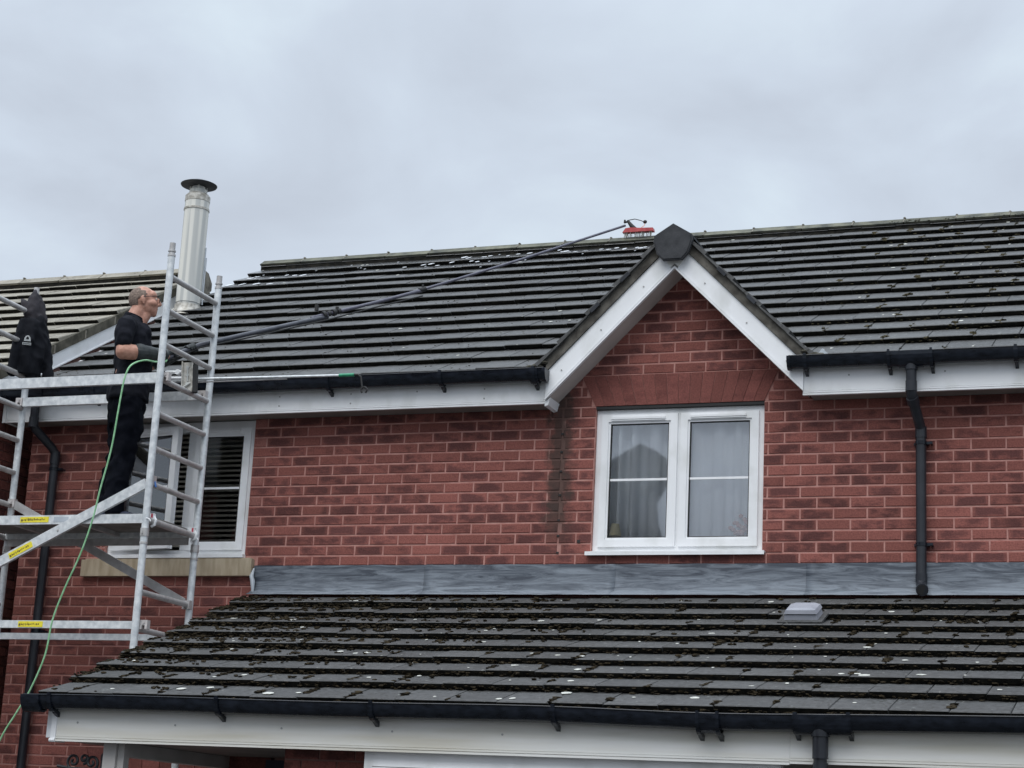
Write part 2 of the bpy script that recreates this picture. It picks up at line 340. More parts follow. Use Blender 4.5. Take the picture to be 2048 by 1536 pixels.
# ------------------------------------------------------------------ the house
CAM = Vector((6.663, -12.288, -1.953))
HX0, HX1 = -1.97, 8.6
house = empty('terraced_house', (3.3, 0, GZ), 'red brick terraced house with black tiled roof and white pointed gablet over its window', 'house')
wall = MB()
def wbox(x0, x1, z0, z1): wall.box(x0, x1, .005, .11, z0, z1)
LW = (-1.2, .005, .075, 1.12); RW = (2.70, 3.908, .075, 1.127)
wbox(HX0+.004, LW[0], GZ, 1.13); wbox(LW[0], LW[1], GZ, LW[2]); wbox(LW[1], RW[0], -.2, 1.13); wbox(LW[1], RW[0], GZ, -.21)
wbox(RW[0], RW[1], GZ, RW[2]); wbox(RW[1], HX1, GZ, 1.13)
GX, GA = 3.305, 2.09   # gablet centre, soffit apex height
wall.prism([(GX-.99, 1.131), (GX+.99, 1.131), (GX, 2.12)], .005, .11)
# returns and rear so the house is solid
wall.box(HX0+.004, HX0+.11, .112, 7.4, GZ, 1.3); wall.box(HX1-.1, HX1, .112, 7.4, GZ, 1.3); wall.box(HX0+.112, HX1-.102, 7.3, 7.4, GZ, 1.3)
front = obj('front_wall', wall, MORT, house)
# bricks
def brick_mesh(L, H=.0635, D=.1, bev=.004, seed=0):
    rnd = random.Random(seed); mb = MB()
    j = lambda a: rnd.uniform(-a, a)
    x0, x1, z0, z1 = 0, L, 0, H
    f = [(x0+bev+j(.0015), 0, z0+bev+j(.001)), (x1-bev+j(.0015), j(.0008), z0+bev+j(.001)), (x1-bev+j(.0015), j(.0008), z1-bev+j(.001)), (x0+bev+j(.0015), 0, z1-bev+j(.001))]
    m_ = [(x0+j(.001), bev, z0), (x1+j(.001), bev, z0), (x1, bev, z1+j(.001)), (x0, bev, z1)]
    bk = [(x0, D, z0), (x1, D, z0), (x1, D, z1), (x0, D, z1)]
    fs = [(0, 1, 2, 3)]+[(i, (i+1) % 4, 4+(i+1) % 4, 4+i)[::-1] for i in range(4)]+[(4+i, 4+(i+1) % 4, 8+(i+1) % 4, 8+i)[::-1] for i in range(4)]
    return mb.add(f+m_+bk, fs)
bcache = {}
def get_brick(L, m, mat_):
    k = (round(L, 2), random.randrange(5), mat_.name)
    if k not in bcache: bcache[k] = brick_mesh(k[0], seed=hash((k[0], k[1])) & 0xffff, D=.09).mesh('brick', mat_)
    return bcache[k]
def courses(n):
    """solid x intervals of the front wall at course n (z from .075 n)"""
    zb = n*.075; zt = zb+.075
    if zb > 1.1:
        h = GA-zb-.012
        return [(GX-h, GX+h)] if h > .05 else []
    iv = [[HX0, HX1]]
    def cut(a, b_):
        nonlocal iv
        o = []
        for p, q in iv:
            if b_ <= p or a >= q: o.append([p, q]); continue
            if a-p > .02: o.append([p, a])
            if q-b_ > .02: o.append([b_, q])
        iv = o
    if zt > .076 and zb < 1.11: cut(LW[0], LW[1]-.0); cut(RW[0], RW[1])
    if n in (-1, 0): cut(-1.366, .092)      # stone sill
    if zb > .03: cut(2.452, 2.462)           # movement joint
    if n in (15, 16, 17) or zb > 1.11: pass
    if zt < -.21: iv = [[p, min(q, .6)] for p, q in iv if p < .6]
    return iv
allb = []
for n in range(-46, 28):
    off = .1125 if n % 2 == 0 else 0.0
    for (a, b_) in courses(n):
        if n in (15, 16, 17):       # the soldier arch takes the middle of these courses
            pass
        k0 = math.floor((a-off)/.225)-1; x = off+k0*.225
        while x < b_:
            p, q = max(x+.006, a+.002), min(x+.219, b_-.002)
            if q-p > .02: allb.append([p, n*.075+.0058, q-p])
            x += .225
# soldier arch region : trapezoid bottom (2.695..3.907 at 1.127), top (2.586..4.005 at 1.352)
def arch_cut(lst):
    o = []
    for x, z, L in lst:
        zc = z+.033
        if 1.10 < zc < 1.352:
            tt = (zc-1.127)/.225; l = 2.695-.109*tt-.012; r_ = 3.907+.098*tt+.012
            a, b_ = x, x+L
            if b_ <= l or a >= r_: o.append([x, z, L])
            else:
                if l-a > .02: o.append([a, z, l-a])
                if b_-r_ > .02: o.append([r_, z, b_-r_])
        else: o.append([x, z, L])
    return o
allb = arch_cut(allb)
def seen(x, z):     # roughly in the photograph's frame and not behind the lean-to
    return (-2 < x < 5.75) and z > -1.6 and not (z < -.215 and x > .1+(-z-.2)*0) 
vis = [b_ for b_ in allb if seen(b_[0]+b_[2]/2, b_[1])]
for b_ in vis: b_.append((abs(b_[0]-.007) < .012 or abs(b_[0]-HX0-.004) < .02) and b_[2] < .14)
vis.sort(key=lambda b_: (Vector((b_[0], 0, b_[1]))-CAM).length - b_[2]*6 - 100*b_[3])
single = vis[:285]; ids = {id(b_) for b_ in single}
rest = MB()
for b_ in allb:
    jy = random.uniform(-.0015, .0015)
    if id(b_) in ids:
        me = get_brick(b_[2], None, LBR if b_[3] else BR)
        sc = b_[2]/round(b_[2], 2)
        T = Matrix.Translation((b_[0]+random.uniform(-.001, .001), jy, b_[1]+random.uniform(-.001, .001))) @ Matrix.Rotation(random.uniform(-.004, .004), 4, 'Y') @ Matrix.Diagonal((sc, 1, 1, 1))
        obj('brick', me, None, front, T=T)
    else:
        q = brick_mesh(b_[2], seed=random.random(), D=.02); rest.add([(v[0]+b_[0], v[1]+jy, v[2]+b_[1]) for v in q.v], q.f)
obj('brickwork', rest, BR, front, kind='stuff')
# soldier arch
na = 16
def lerp(a, b_, t_): return a+(b_-a)*t_
for i in range(na):
    b0, b1 = lerp(2.695, 3.907, i/na)+.002, lerp(2.695, 3.907, (i+1)/na)-.002
    t0, t1 = lerp(2.586, 4.005, i/na)+.0025, lerp(2.586, 4.005, (i+1)/na)-.0025
    mb = MB().prism([(b0, 1.129), (b1, 1.129), (t1, 1.348), (t0, 1.348)], -.001-random.uniform(0, .0015), .05)
    obj('arch_brick', mb, ARCH, front)
# side wall bricks (return of the house end) kept simple: few seen
rb = MB()
for n in range(-20, 15):
    for k in range(3):
        y0 = .12+k*.225+(.1125 if n % 2 else 0)
        rb.box(HX0-.002, HX0+.02, y0, y0+.215, n*.075+.005, n*.075+.07)
obj('return_brickwork', rb, BR, front, kind='stuff')
# joint sealant hints and old fixing holes
hs = MB()
for z in (.93, .80, .66, .49, .31, .20, .08): hs.box(2.448, 2.466, -.003, .01, z, z+.012)
hs.box(2.60, 2.622, -.003, .01, .155, .175)
obj('fixing_hole', hs, RUB, front)

for (x0, x1) in ((-1.86, .6), (2.1, 4.9)):
    mb = MB(); mb.box(x0, x1, 3.0, 3.05, -.4, 1.5); mb.box(x0, x0+.05, .115, 3.0, -.4, 1.5); mb.box(x1-.05, x1, .115, 3.0, -.4, 1.5)
    mb.box(x0, x1, .115, 3.0, -.45, -.4); mb.box(x0, x1, .115, 3.0, 1.25, 1.3)
    obj('room_shell', mb, ROOM, house)
# stone sill
sm_ = MB().box(-1.366, .092, -.045, .08, -.076, .05); sm_.box(-1.33, .08, -.04, .08, .0502, .057)
obj('stone_sill', sm_, STONE, house, label='buff stone sill under the blind window')

# ---- windows
def frame4(mb, x0, x1, z0, z1, w_, y0, y1, bot=None, top=None):
    bt = bot or w_; tp = top or w_
    mb.box(x0, x0+w_, y0, y1, z0, z1); mb.box(x1-w_, x1, y0, y1, z0, z1)
    mb.box(x0+w_, x1-w_, y0, y1, z0, z0+bt); mb.box(x0+w_, x1-w_, y0, y1, z1-tp, z1)
def sash(parent, x0, x1, z0, z1, T, gl, bar=True, name='sash', gm=None):
    mb = MB(); frame4(mb, x0, x1, z0, z1, .050, .0, .05); frame4(mb, x0+.05, x1-.05, z0+.05, z1-.05, .014, .010, .045)
    s_ = obj(name, mb, WHITE, parent, T=T)
    g0, g1, h0, h1 = x0+.064, x1-.064, z0+.064, z1-.064
    gk = MB(); frame4(gk, g0, g1, h0, h1, .006, .014, .03); obj('gasket', gk, RUB, parent, T=T)
    obj('pane', MB().box(g0+.002, g1-.002, .024, .027, h0, h1), gm or GLASS, parent, T=T)
    if bar: obj('glazing_bar', MB().box(g0+.006, g1-.006, .016, .0238, .594, .610), WHITE, parent, T=T)
    obj('trickle_vent', MB().box(x0+.07, x1-.09, -.012, -.0005, z1-.034, z1-.018).box(x0+.072, x1-.092, -.008, -.0005, z1-.044, z1-.035), WHITE, parent, T=T)
Ty = lambda y: Matrix.Translation((0, y, 0))
rwin = empty('window', (3.3, 0, .08), parent=house, label='white double casement window under the pointed gablet')
mb = MB(); frame4(mb, 2.702, 3.906, .088, 1.104, .042, .035, .10); mb.box(3.287, 3.323, .035, .10, .13, 1.062)
obj('frame', mb, WHITE, rwin)
sash(rwin, 2.742, 3.294, .128, 1.066, Ty(.018), None); sash(rwin, 3.316, 3.868, .128, 1.066, Ty(.018), None)
mb = MB().box(2.672, 3.932, -.045, .06, .075, .0865); mb.box(2.672, 3.932, -.045, -.035, .060, .0745)
obj('sill', mb, WHITE, rwin)
obj('lintel_edge', MB().box(2.70, 3.907, .003, .10, 1.106, 1.126), RUB, rwin)
lwin = empty('window', (-.6, 0, .08), parent=house, label='white window with blind and left casement ajar, behind the scaffold')
mb = MB(); frame4(mb, -1.196, -.001, .088, 1.118, .04, .035, .10, top=.075); mb.box(-.57, -.50, .035, .10, .13, 1.04)
obj('frame', mb, WHITE, lwin)
sash(lwin, -.505, -.035, .128, 1.064, Ty(.02), None, gm=GLASS2)
Th = Matrix.Translation((-1.165, .0, 0)) @ Matrix.Rotation(-R(10.5), 4, 'Z')
sash(lwin, 0, .585, .125, 1.062, Th, None, name='open_sash', gm=GLASS)
obj('sill', MB().box(-1.215, .012, -.045, .06, .06, .0865), WHITE, lwin)
# ---- curtains, blind, things on the inner sill
def curtain(x0, x1, z0, z1, y, ph, amp, label):
    mb = MB(); n = 160; vs = []
    for i in range(n+1):
        x = lerp(x0, x1, i/n); a_ = math.sin(x*52+ph+1.6*math.sin(x*11+ph)); yy = y+amp*math.copysign(abs(a_)**.6, a_)+.012*noise.noise(Vector((x*18, ph, 0)))
        vs += [(x, yy, z0), (x, yy, z1)]
    mb.add(vs, [(2*i, 2*i+2, 2*i+3, 2*i+1) for i in range(n)])
    o = obj('curtain', mb, CURT, None, True, label=label, cat='curtain', group='white curtains in the gablet window')
    o.modifiers.new('thickness', 'SOLIDIFY').thickness = .003
curtain(2.735, 3.29, -.1, 1.2, .15, .4, .045, 'white net curtain behind the left casement pane of the gablet window')
curtain(3.30, 3.88, -.1, 1.2, .125, 2.1, .016, 'white net curtain behind the right casement pane of the gablet window')
bl = empty('venetian_blind', (-.6, .13, .1), 'taupe slatted venetian blind lowered behind the window by the scaffold', 'blind')
obj('headrail', MB().box(-1.15, -.04, .112, .15, 1.05, 1.085), SLAT, bl)
me = MB().box(-1.15, -.04, -.0125, .0125, -.0012, .0012, T=Matrix.Rotation(R(48), 4, 'X')).mesh('slat', SLAT)
for i in range(24):
    obj('slat', me, None, bl, T=Matrix.Translation((0, .13, (.14+i*.0385))))
cd = MB(); 
for x in (-.95, -.33): cd.tube([(x, .115, .13), (x, .115, 1.06)], .0012, 5)
obj('cord', cd, SLAT, bl)
lp = obj('table_lamp', MB().lathe([(.001, .10), (.028, .10), (.045, .02), (.045, .015), (.012, .0), (.02, -.06), (.001, -.06)], (2.845, .088, .20), 16), SHADE, None, True, label='small cream lamp in the lower left corner of the gablet window', cat='lamp')
fl = MB()
for i in range(26):
    fl.ell((3.75+random.gauss(0, .035), .09+random.uniform(-.01, .02), .22+abs(random.gauss(0, .05))), (.018, .012, .016), 6)
for i in range(5): fl.tube([(3.745, .095, .1), (3.74+random.gauss(0, .03), .095, .22)], .003, 4)
obj('flower_bunch', fl, FLOW, None, True, label='pink flowers in the lower right corner of the gablet window', cat='flowers')

# ------------------------------------------------------------------ roofs
def tile_mesh(wd, ln, th, seed, m, head=.008):
    rnd = random.Random(seed); j = lambda a: rnd.uniform(-a, a)
    # local: x across, y up the slope (0 at leading edge), z normal; top of the leading edge at z=0
    g = .0022; b_ = .004
    v = [(g, .016, -th), (wd-g, .016, -th), (wd-g, -.001, -b_), (g, -.001+j(.001), -b_), (g+b_, b_, j(.001)), (wd-g-b_, b_, j(.001)),
         (wd-g, ln, -th*ln/(ln-.0)+head*0-.006), (g, ln, -th-.006), (g, ln, -th-.012), (wd-g, ln, -th-.012)]
    f = [(0, 1, 2, 3), (3, 2, 5, 4), (4, 5, 6, 7), (0, 3, 4, 7, 8), (1, 9, 6, 5, 2), (0, 8, 9, 1), (7, 6, 9, 8)]
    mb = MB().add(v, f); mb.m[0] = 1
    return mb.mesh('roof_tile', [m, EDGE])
tcache = {}
def get_tile(wd, ln, th, m):
    k = (round(wd, 2), ln, th, random.randrange(4), m.name)
    if k not in tcache: tcache[k] = tile_mesh(k[0], ln, th, k[3], m)
    return tcache[k]
def slope_T(x, y0, z0, pitch, s, dx=0, dz=0, rz=0):
    return Matrix.Translation((x+dx, y0+s*math.cos(pitch), z0+s*math.sin(pitch)+dz)) @ Matrix.Rotation(pitch, 4, 'X') @ Matrix.Rotation(rz, 4, 'Z')
def lay(parent, rows, y0, z0, pitch, gauge, first, cover, th, m, intervals, nsingle, off=0, rough=0.0028, last=None, pick=None):
    lst = []
    for r_ in range(rows):
        s = 0 if r_ == 0 else first+(r_-1)*gauge
        ln = (first if r_ == 0 else gauge)+.035
        if last and r_ == rows-1: ln = last
        for (a, b_) in intervals(r_, s):
            x = a-1e-6 if False else math.floor((a-off)/cover)*cover+off+(cover/2 if r_ % 2 else 0)-cover
            while x < b_:
                p, q = max(x, a), min(x+cover, b_)
                if q-p > .03: lst.append((p, q-p, s, ln))
                x += cover
    def dist(t_): return (Vector((t_[0]+t_[1]/2, y0+t_[2]*math.cos(pitch), z0+t_[2]*math.sin(pitch)))-CAM).length+(0 if -2.2 < t_[0]+t_[1]/2 < 5.85 else 100)-t_[1]
    order = sorted(range(len(lst)), key=lambda i: dist(lst[i])); sing = set(order[:nsingle]); stuff = MB()
    for i, (x, wd, s, ln) in enumerate(lst):
        T = slope_T(x, y0, z0, pitch, s+random.uniform(-.005, .005)+.004*math.sin(x*1.7+s*5), random.uniform(-.001, .001), random.uniform(-rough, rough), random.uniform(-.004, .004)) @ Matrix.Rotation(random.uniform(-.003, .003), 4, 'Y')
        me = get_tile(wd, ln, th, m); T = T @ Matrix.Diagonal((wd/round(wd, 2), 1, 1, 1))
        if i in sing: obj('roof_tile', me, None, parent, T=T)
        else:
            stuff.add([T @ v.co for v in me.vertices], [tuple(p.vertices) for p in me.polygons])
            for k_, p in enumerate(me.polygons): stuff.m[len(stuff.m)-len(me.polygons)+k_] = p.material_index
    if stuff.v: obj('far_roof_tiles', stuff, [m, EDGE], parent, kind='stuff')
    return lst
P1 = R(30.0); MY0, MZ0 = -.222, 1.383; RY = 3.70; RZ = MZ0+(RY-MY0)*math.tan(P1)
def zmain(y): return MZ0+(y-MY0)*math.tan(P1)
sub = MB()
def slab(mb, x0, x1, y0, z0, y1, z1, t_=.03, drop=.055, mi=0):
    mb.prism([(y0, z0-drop), (y1, z1-drop), (y1, z1-drop-t_), (y0, z0-drop-t_)], x0, x1, 'x', mi)
RX0 = -2.03
for a, b_, y_ in ((RX0+.03, GX-.96, MY0+.03), (GX-.96, GX+.96, .35), (GX+.96, HX1+.2, MY0+.03)):
    slab(sub, a, b_, y_, zmain(y_), RY, RZ, drop=.062)
slab(sub, RX0+.03, HX1+.2, RY+.002, RZ, 7.7, zmain(RY)-(7.7-RY)*math.tan(P1), drop=.03)
mroof = obj('main_roof', sub, TILE, house)
GS = 45  # gablet slope, degrees
def gz(x): return 2.385-abs(x-GX)
def main_iv(r_, s):
    y = MY0+s*math.cos(P1); z = zmain(y); y2 = y+.3*math.cos(P1); z2 = zmain(y2)
    h = 2.385-z2-.02
    if h > 0: return [(RX0, GX-h), (GX+h, HX1+.2)]
    return [(RX0, HX1+.2)]
rows = 15
lay(mroof, rows, MY0, MZ0, P1, .314, .334, .30, .036, TILE, main_iv, 128, off=.05, last=.2)
# ridge tiles
def ridge_run(parent, x0, x1, y, z, L, m, name='ridge_tile', r0=.105, h=.05, first=0):
    x = x0; i = 0
    prof = [(-r0, -.036), (-r0*.55, -.004), (-r0*.2, h*.6), (0, h*.72), (r0*.2, h*.6), (r0*.55, -.004), (r0, -.036)]
    inner = [(a*.86, b_-.014) for a, b_ in prof[::-1]]
    while x < x1-.05:
        l = min(L if i or not first else first, x1-x); dz = random.uniform(-.003, .004)
        mb = MB().prism([(y+a, z+b_+dz) for a, b_ in prof+inner], x+.004, x+l-.004, 'x')
        obj(name, mb, m, parent)
        mm = MB().ell((x+l, y+random.uniform(-.02, .0), z+h*.72+.001), (.013, .026, .010), 8); mm.prism([(y+a*1.01, z+b_+.0035) for a, b_ in prof], x+l-.0045, x+l+.0045, 'x')
        obj('ridge_joint', mm, CEM, parent, True)
        x += l; i += 1
    bed = MB().prism([(y-r0+.018, z-.034), (y-r0+.018, z-.095), (y+r0-.018, z-.095), (y+r0-.018, z-.034), (y, z-.015)], x0+.01, x1-.01, 'x')
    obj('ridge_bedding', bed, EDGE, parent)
ridge_run(mroof, RX0-.02, HX1+.2, RY, RZ+.002, .455, RIDGE, h=.04)
# left verge of the main roof
def ver(mb, x0, x1, y0, y1, o0, o1, mi=0): mb.prism([(y0, zmain(y0)-o0), (y1, zmain(y1)-o0), (y1, zmain(y1)-o1), (y0, zmain(y0)-o1)], x0, x1, 'x', mi)
vb = MB(); ver(vb, RX0-.001, RX0+.03, MY0+.05, RY, .042, .20)
obj('verge_board', vb, WHITE, mroof)
# vertical hidden gable of the house end above the eaves
obj('end_gable', MB().prism([(.12, 1.301), (RY, RZ-.1), (7.3, 1.301)], HX0+.004, HX0+.1, 'x'), BR2, house)

# fascia + soffit
def fascia(mb, x0, x1, yf, z0, z1, th=.018):
    mb.box(x0, x1, yf, yf+th, z0+.030, z1); mb.box(x0, x1, yf-.008, yf+th, z0, z0+.012); mb.box(x0, x1, yf-.005, yf+th, z0+.0165, z0+.0265); mb.box(x0, x1, yf+.005, yf+th, z0+.0121, z0+.0164); mb.box(x0, x1, yf+.004, yf+th, z0+.0266, z0+.0299)
fm = MB(); fascia(fm, -2.10, 2.388, -.2, 1.11, 1.325); fm.box(-2.10, -2.085, -.181, .0, 1.11, 1.325)
obj('fascia', fm, WHITE, house)
fm = MB(); fascia(fm, 4.214, HX1+.1, -.2, 1.105, 1.325); fm.box(5.665, 5.6655, -.2012, -.2, 1.13, 1.3)
obj('fascia', fm, WHITE, house)
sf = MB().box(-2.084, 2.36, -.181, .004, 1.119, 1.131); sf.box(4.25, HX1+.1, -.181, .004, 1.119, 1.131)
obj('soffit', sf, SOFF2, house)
FIXM = mat('fixing_cap_grey', (.35, .35, .34))
for x in [-1.6+.6*i for i in range(7)]+[4.45+.6*i for i in range(5)]:
    for z in (1.235, 1.165)[:1+(int(x*10) % 2)]: obj('fixing_cap', MB().tube([(x+.1*math.sin(x*9), -.2035, z), (x+.1*math.sin(x*9), -.2002, z)], .006, 8), FIXM, house)
for x in [.5+.62*i for i in range(9)]:
    for z in (-1.262, -1.34)[:1+(int(x*10) % 2)]: obj('fixing_cap', MB().tube([(x+.1*math.sin(x*9), -2.6055, z), (x+.1*math.sin(x*9), -2.6022, z)], .006, 8), FIXM, house)
# corner joint mouldings of the fascia
mb = MB().box(-2.115, -2.085, -.212, -.2065, 1.108, 1.325)
obj('fascia_joint', mb, WHITE, house)

# ---- gablet
gab = empty('gablet', (GX, 0, 1.13), parent=house)
S2 = math.sqrt(2)
def band(o0, o1, y0, y1, x_in=None, side=-1, foot=2.392):
    """strip between perpendicular offsets o0..o1 above the soffit line, one side of the gablet"""
    h = .9185  # half width of soffit line at z=1.127 from the centre
    za0, za1 = 1.127+h+o0*S2, 1.127+h+o1*S2
    xf = GX-.913 if side < 0 else GX+.913
    dxf = .913
    pts = [(GX, za0), (GX, za1), (xf, za1-dxf), (xf, za0-dxf)]
    return MB().prism(pts if side < 0 else pts[::-1], y0, y1)
for sd in (-1, 1):
    mb = band(.0, .142, -.222, -.202, side=sd)
    q = band(.0, .010, -.230, -.222, side=sd); mb.add(q.v, q.f); q = band(.016, .024, -.226, -.222, side=sd); mb.add(q.v, q.f)
    obj('bargeboard', mb, WHITE, gab)
    for q in (.22, .52, .80):
        xx = GX+sd*q; zz = 1.127+.9185-q+.07*S2
        obj('fixing_cap', MB().tube([(xx, -.2255, zz), (xx, -.2222, zz)], .006, 8), FIXM, gab)
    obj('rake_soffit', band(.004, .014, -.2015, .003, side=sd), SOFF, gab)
    obj('undercloak', band(.144, .205, -.236, -.05, side=sd), UCL, gab)
    # roof slope boards and tiles
    mb = MB(); n = 5
    L = 1.02*S2
    z_ap = 1.127+.9185+.205*S2
    dn = Vector((sd*math.sin(R(45)), 0, -math.cos(R(45)))); up = Vector((sd*math.cos(R(45)), 0, math.sin(R(45))))
    for i in range(5):
        L1 = [.30, .28, .28, .28, .22][i]; s0 = sum([.30, .28, .28, .28, .22][:i])
        p0 = Vector((GX, 0, z_ap))+dn*s0; p1 = p0+dn*(L1+.01)
        pl = [p0+up*.006, p1+up*.030, p1+up*.0, p0-up*.002]
        yb = min(2.6, MY0+(max(p0.z, 1.4)-MZ0)/math.tan(P1)+.32)
        mb2 = MB().prism([(p.x, p.z) for p in pl], -.262+random.uniform(-.004, .004), .03); obj('verge_tile', mb2, TILE, gab)
        mb3 = MB().prism([(p.x, p.z) for p in pl], .034, yb); obj('gablet_tiles', mb3, TILE, gab)
    for s_ in (.50, .80):
        p = Vector((GX, -.268, z_ap))+dn*s_
        T = Matrix.Translation(p) @ Matrix.Rotation(R(-45)*sd, 4, 'Y')
        obj('verge_clip', MB().box(-.012, .012, -.004, .004, -.03, .050, T=T).box(-.012, .012, .0041, .05, .044, .050, T=T), PIPE, gab)
# ridge cap end and ridge of the gablet
capz = 2.345
cap = [(GX, capz+.008), (GX+.135, 2.268), (GX+.140, 2.225), (GX+.112, 2.135), (GX+.070, 2.088), (GX-.070, 2.088), (GX-.112, 2.135), (GX-.140, 2.225), (GX-.135, 2.268)]
obj('ridge_end_cap', MB().prism(cap, -.292, -.262), CAP, gab)
capi = [(GX+(x-GX)*.93, 2.2+(z-2.2)*.93) for x, z in cap]
obj('cap_boss', MB().prism(capi, -.298, -.2925), CAP, gab)
x = -.261
rr = [(GX-.14, 2.262), (GX, 2.345), (GX+.14, 2.262), (GX+.14, 2.248), (GX, 2.330), (GX-.14, 2.248)]
while x < 1.7:
    obj('ridge_tile', MB().prism(rr, x, x+.44), CAP, gab); x += .446
# valley leads at the feet
mb = MB(); T0 = Matrix.Translation((GX+1.0, -.21, 1.372))
for sd in (-1, 1):
    for (dx, dz, r_) in ((.98, 1.375, .03), (.93, 1.40, .022), (1.03, 1.37, .024)):
        mb.ell((GX+sd*dx, -.235, dz), (r_*1.6, .03, r_*.7), 8)
obj('foot_mortar', mb, DCEM, gab, True)
obj('foot_flashing', MB().prism([(GX+1.0, 1.36), (GX+1.10, 1.36), (GX+1.045, 1.415)], -.245, -.235), LEAD2, gab)
# white block filling behind cap, box end at left foot
obj('apex_block', MB().prism([(GX-.02, 2.04), (GX+.02, 2.04), (GX+.06, 2.1), (GX-.06, 2.1)], -.226, -.2225), AGED, gab)
obj('box_end', MB().prism([(2.385, 1.092), (2.410, 1.100), (2.425, 1.155), (2.385, 1.122)], -.205, 0.0), WHITE, gab)

# ------------------------------------------------------------------ gutters and pipes
DEEP = 1.45
def gutter(x0, x1, y, z, r=.056, sag=None, name='gutter', parent=house, ends=(1, 1)):
    n = 10; segs = max(2, int((x1-x0)/.25)); vs = []; fs = []; k = 2*(n+1)
    for i in range(segs+1):
        x = lerp(x0, x1, i/segs); dz = sag(x) if sag else 0
        for rr_, rev in ((r, False), (r-.004, True)):
            a = [PI+PI*j/n for j in range(n+1)]
            if rev: a = a[::-1]
            for t_ in a: vs.append((x, y+rr_*math.cos(t_), z+dz+DEEP*rr_*math.sin(t_)))
    for i in range(segs):
        for j in range(k): fs.append((i*k+j, i*k+(j+1) % k, (i+1)*k+(j+1) % k, (i+1)*k+j))
    fs.append(tuple(range(k))); fs.append(tuple(range(segs*k+k-1, segs*k-1, -1)))
    mb = MB().add(vs, fs)
    # rolled front lip
    mb.tube([(lerp(x0, x1, i/segs), y-r, z+(sag(lerp(x0, x1, i/segs)) if sag else 0)) for i in range(segs+1)], .0045, 6)
    g = obj(name, mb, BLACK, parent, True)
    for (x, on) in ((x0, ends[0]), (x1, ends[1])):
        if on:
            dz = sag(x) if sag else 0
            obj('end_cap', MB().prism([(y+(r+.006)*math.cos(PI+PI*j/12), z+dz+DEEP*(r+.006)*math.sin(PI+PI*j/12)) for j in range(13)], x-.012, x+.012, 'x'), BLACK, g)
    return g
def gbracket(g, x, y, z, r=.056, tail=True, w_=.028, name='gutter_bracket', yw=None, dirn=1):
    n = 12; vo = [(y+(r+.009)*math.cos(PI+PI*j/n), z+DEEP*(r+.009)*math.sin(PI+PI*j/n)) for j in range(n+1)]; vi = [(y+(r+.0012)*math.cos(PI+PI*j/n), z+DEEP*(r+.0012)*math.sin(PI+PI*j/n)) for j in range(n, -1, -1)]
    mb = MB()
    for j in range(n):
        a, b_ = vo[j], vo[j+1]; c_, d_ = vi[n-j], vi[n-j-1]
        mb.prism([a, b_, d_, c_], x-w_/2, x+w_/2, 'x')
    mb.box(x-w_*.35, x+w_*.35, y-r-.010, y-r+.004, z-.004, z+.012)
    if tail:
        q_ = z-r*(DEEP-1); mb.prism([(y-.012, q_-r-.004), (y+.02, q_-r+.004), (y+r+.004, q_-r-.012), (y+r+.004, q_-r-.040), (y+.02, q_-r-.022)], x-.011, x+.011, 'x')
    obj(name, mb, BLACK, g)
def union(g, x0, x1, y, z, r=.056):
    n = 12; mb = MB()
    for j in range(n):
        a0, a1 = PI+PI*j/n, PI+PI*(j+1)/n
        mb.prism([(y+(r+.011)*math.cos(a0), z+DEEP*(r+.011)*math.sin(a0)), (y+(r+.011)*math.cos(a1), z+DEEP*(r+.011)*math.sin(a1)), (y+(r+.001)*math.cos(a1), z+DEEP*(r+.001)*math.sin(a1)), (y+(r+.001)*math.cos(a0), z+DEEP*(r+.001)*math.sin(a0))], x0, x1, 'x')
    obj('gutter_union', mb, BLACK, g)
GY, GZ1 = -.264, 1.348
gl_ = gutter(-2.08, 2.405, GY, GZ1-.006, .058)
for x in (-1.25, -.35, .731, 1.621): gbracket(gl_, x, GY, GZ1-.006, .058)
union(gl_, 2.30, 2.36, GY, GZ1-.006, .058); gbracket(gl_, 2.33, GY, GZ1-.006, .066)
union(gl_, -1.87, -1.70, GY, GZ1-.006, .058)
gr_ = gutter(4.135, HX1+.2, GY, GZ1+.004, .055)
for x in (4.245, 5.609, 6.5): gbracket(gr_, x, GY, GZ1+.004, .055)
union(gr_, 4.80, 5.08, GY, GZ1+.004, .055); gbracket(gr_, 4.80, GY, GZ1+.004, .064, w_=.022); gbracket(gr_, 5.075, GY, GZ1+.004, .064, w_=.022)
union(gr_, 4.86, 5.02, GY, GZ1+.004, .058)
def collar(parent, p0, p1, r): obj('pipe_collar', MB().tube([p0, p1], r, 16), PIPE, parent, True)
def clip(parent, x, y, z):
    mb = MB().tube([(x, y, z-.012), (x, y, z+.012)], .0385, 16); mb.box(x+.03, x+.075, y-.004, y+.012, z-.009, z+.009); mb.tube([(x+.066, y-.012, z), (x+.066, .0, z)], .008, 8); mb.box(x-.05, x+.05, y+.03, -.002, z-.008, z+.008)
    obj('pipe_clip', mb, BLACK, parent, True)
def dpipe(pts, name='downpipe', label=None):
    return obj(name, MB().tube(pts, .034, 18), PIPE, house, True, label=label)
d1 = dpipe([(4.94, GY, 1.30), (4.94, GY, 1.10), (4.942, GY+.006, 1.065), (4.965, -.09, .925), (4.972, -.055, .885), (4.972, -.052, .84), (4.972, -.052, -.10), (4.973, -.062, -.150), (4.982, -.10, -.178), (4.99, -.155, -.196)], label='black rainwater downpipe right of the gablet window')
collar(d1, (4.94, GY, 1.30), (4.94, GY, 1.235), .041); collar(d1, (4.94, GY, 1.16), (4.94, GY, 1.09), .038)
collar(d1, (4.943, GY+.012, 1.055), (4.949, GY+.05, 1.02), .040); collar(d1, (4.972, -.052, .90), (4.972, -.052, .825), .038); collar(d1, (4.972, -.052, -.08), (4.972, -.052, -.13), .038)
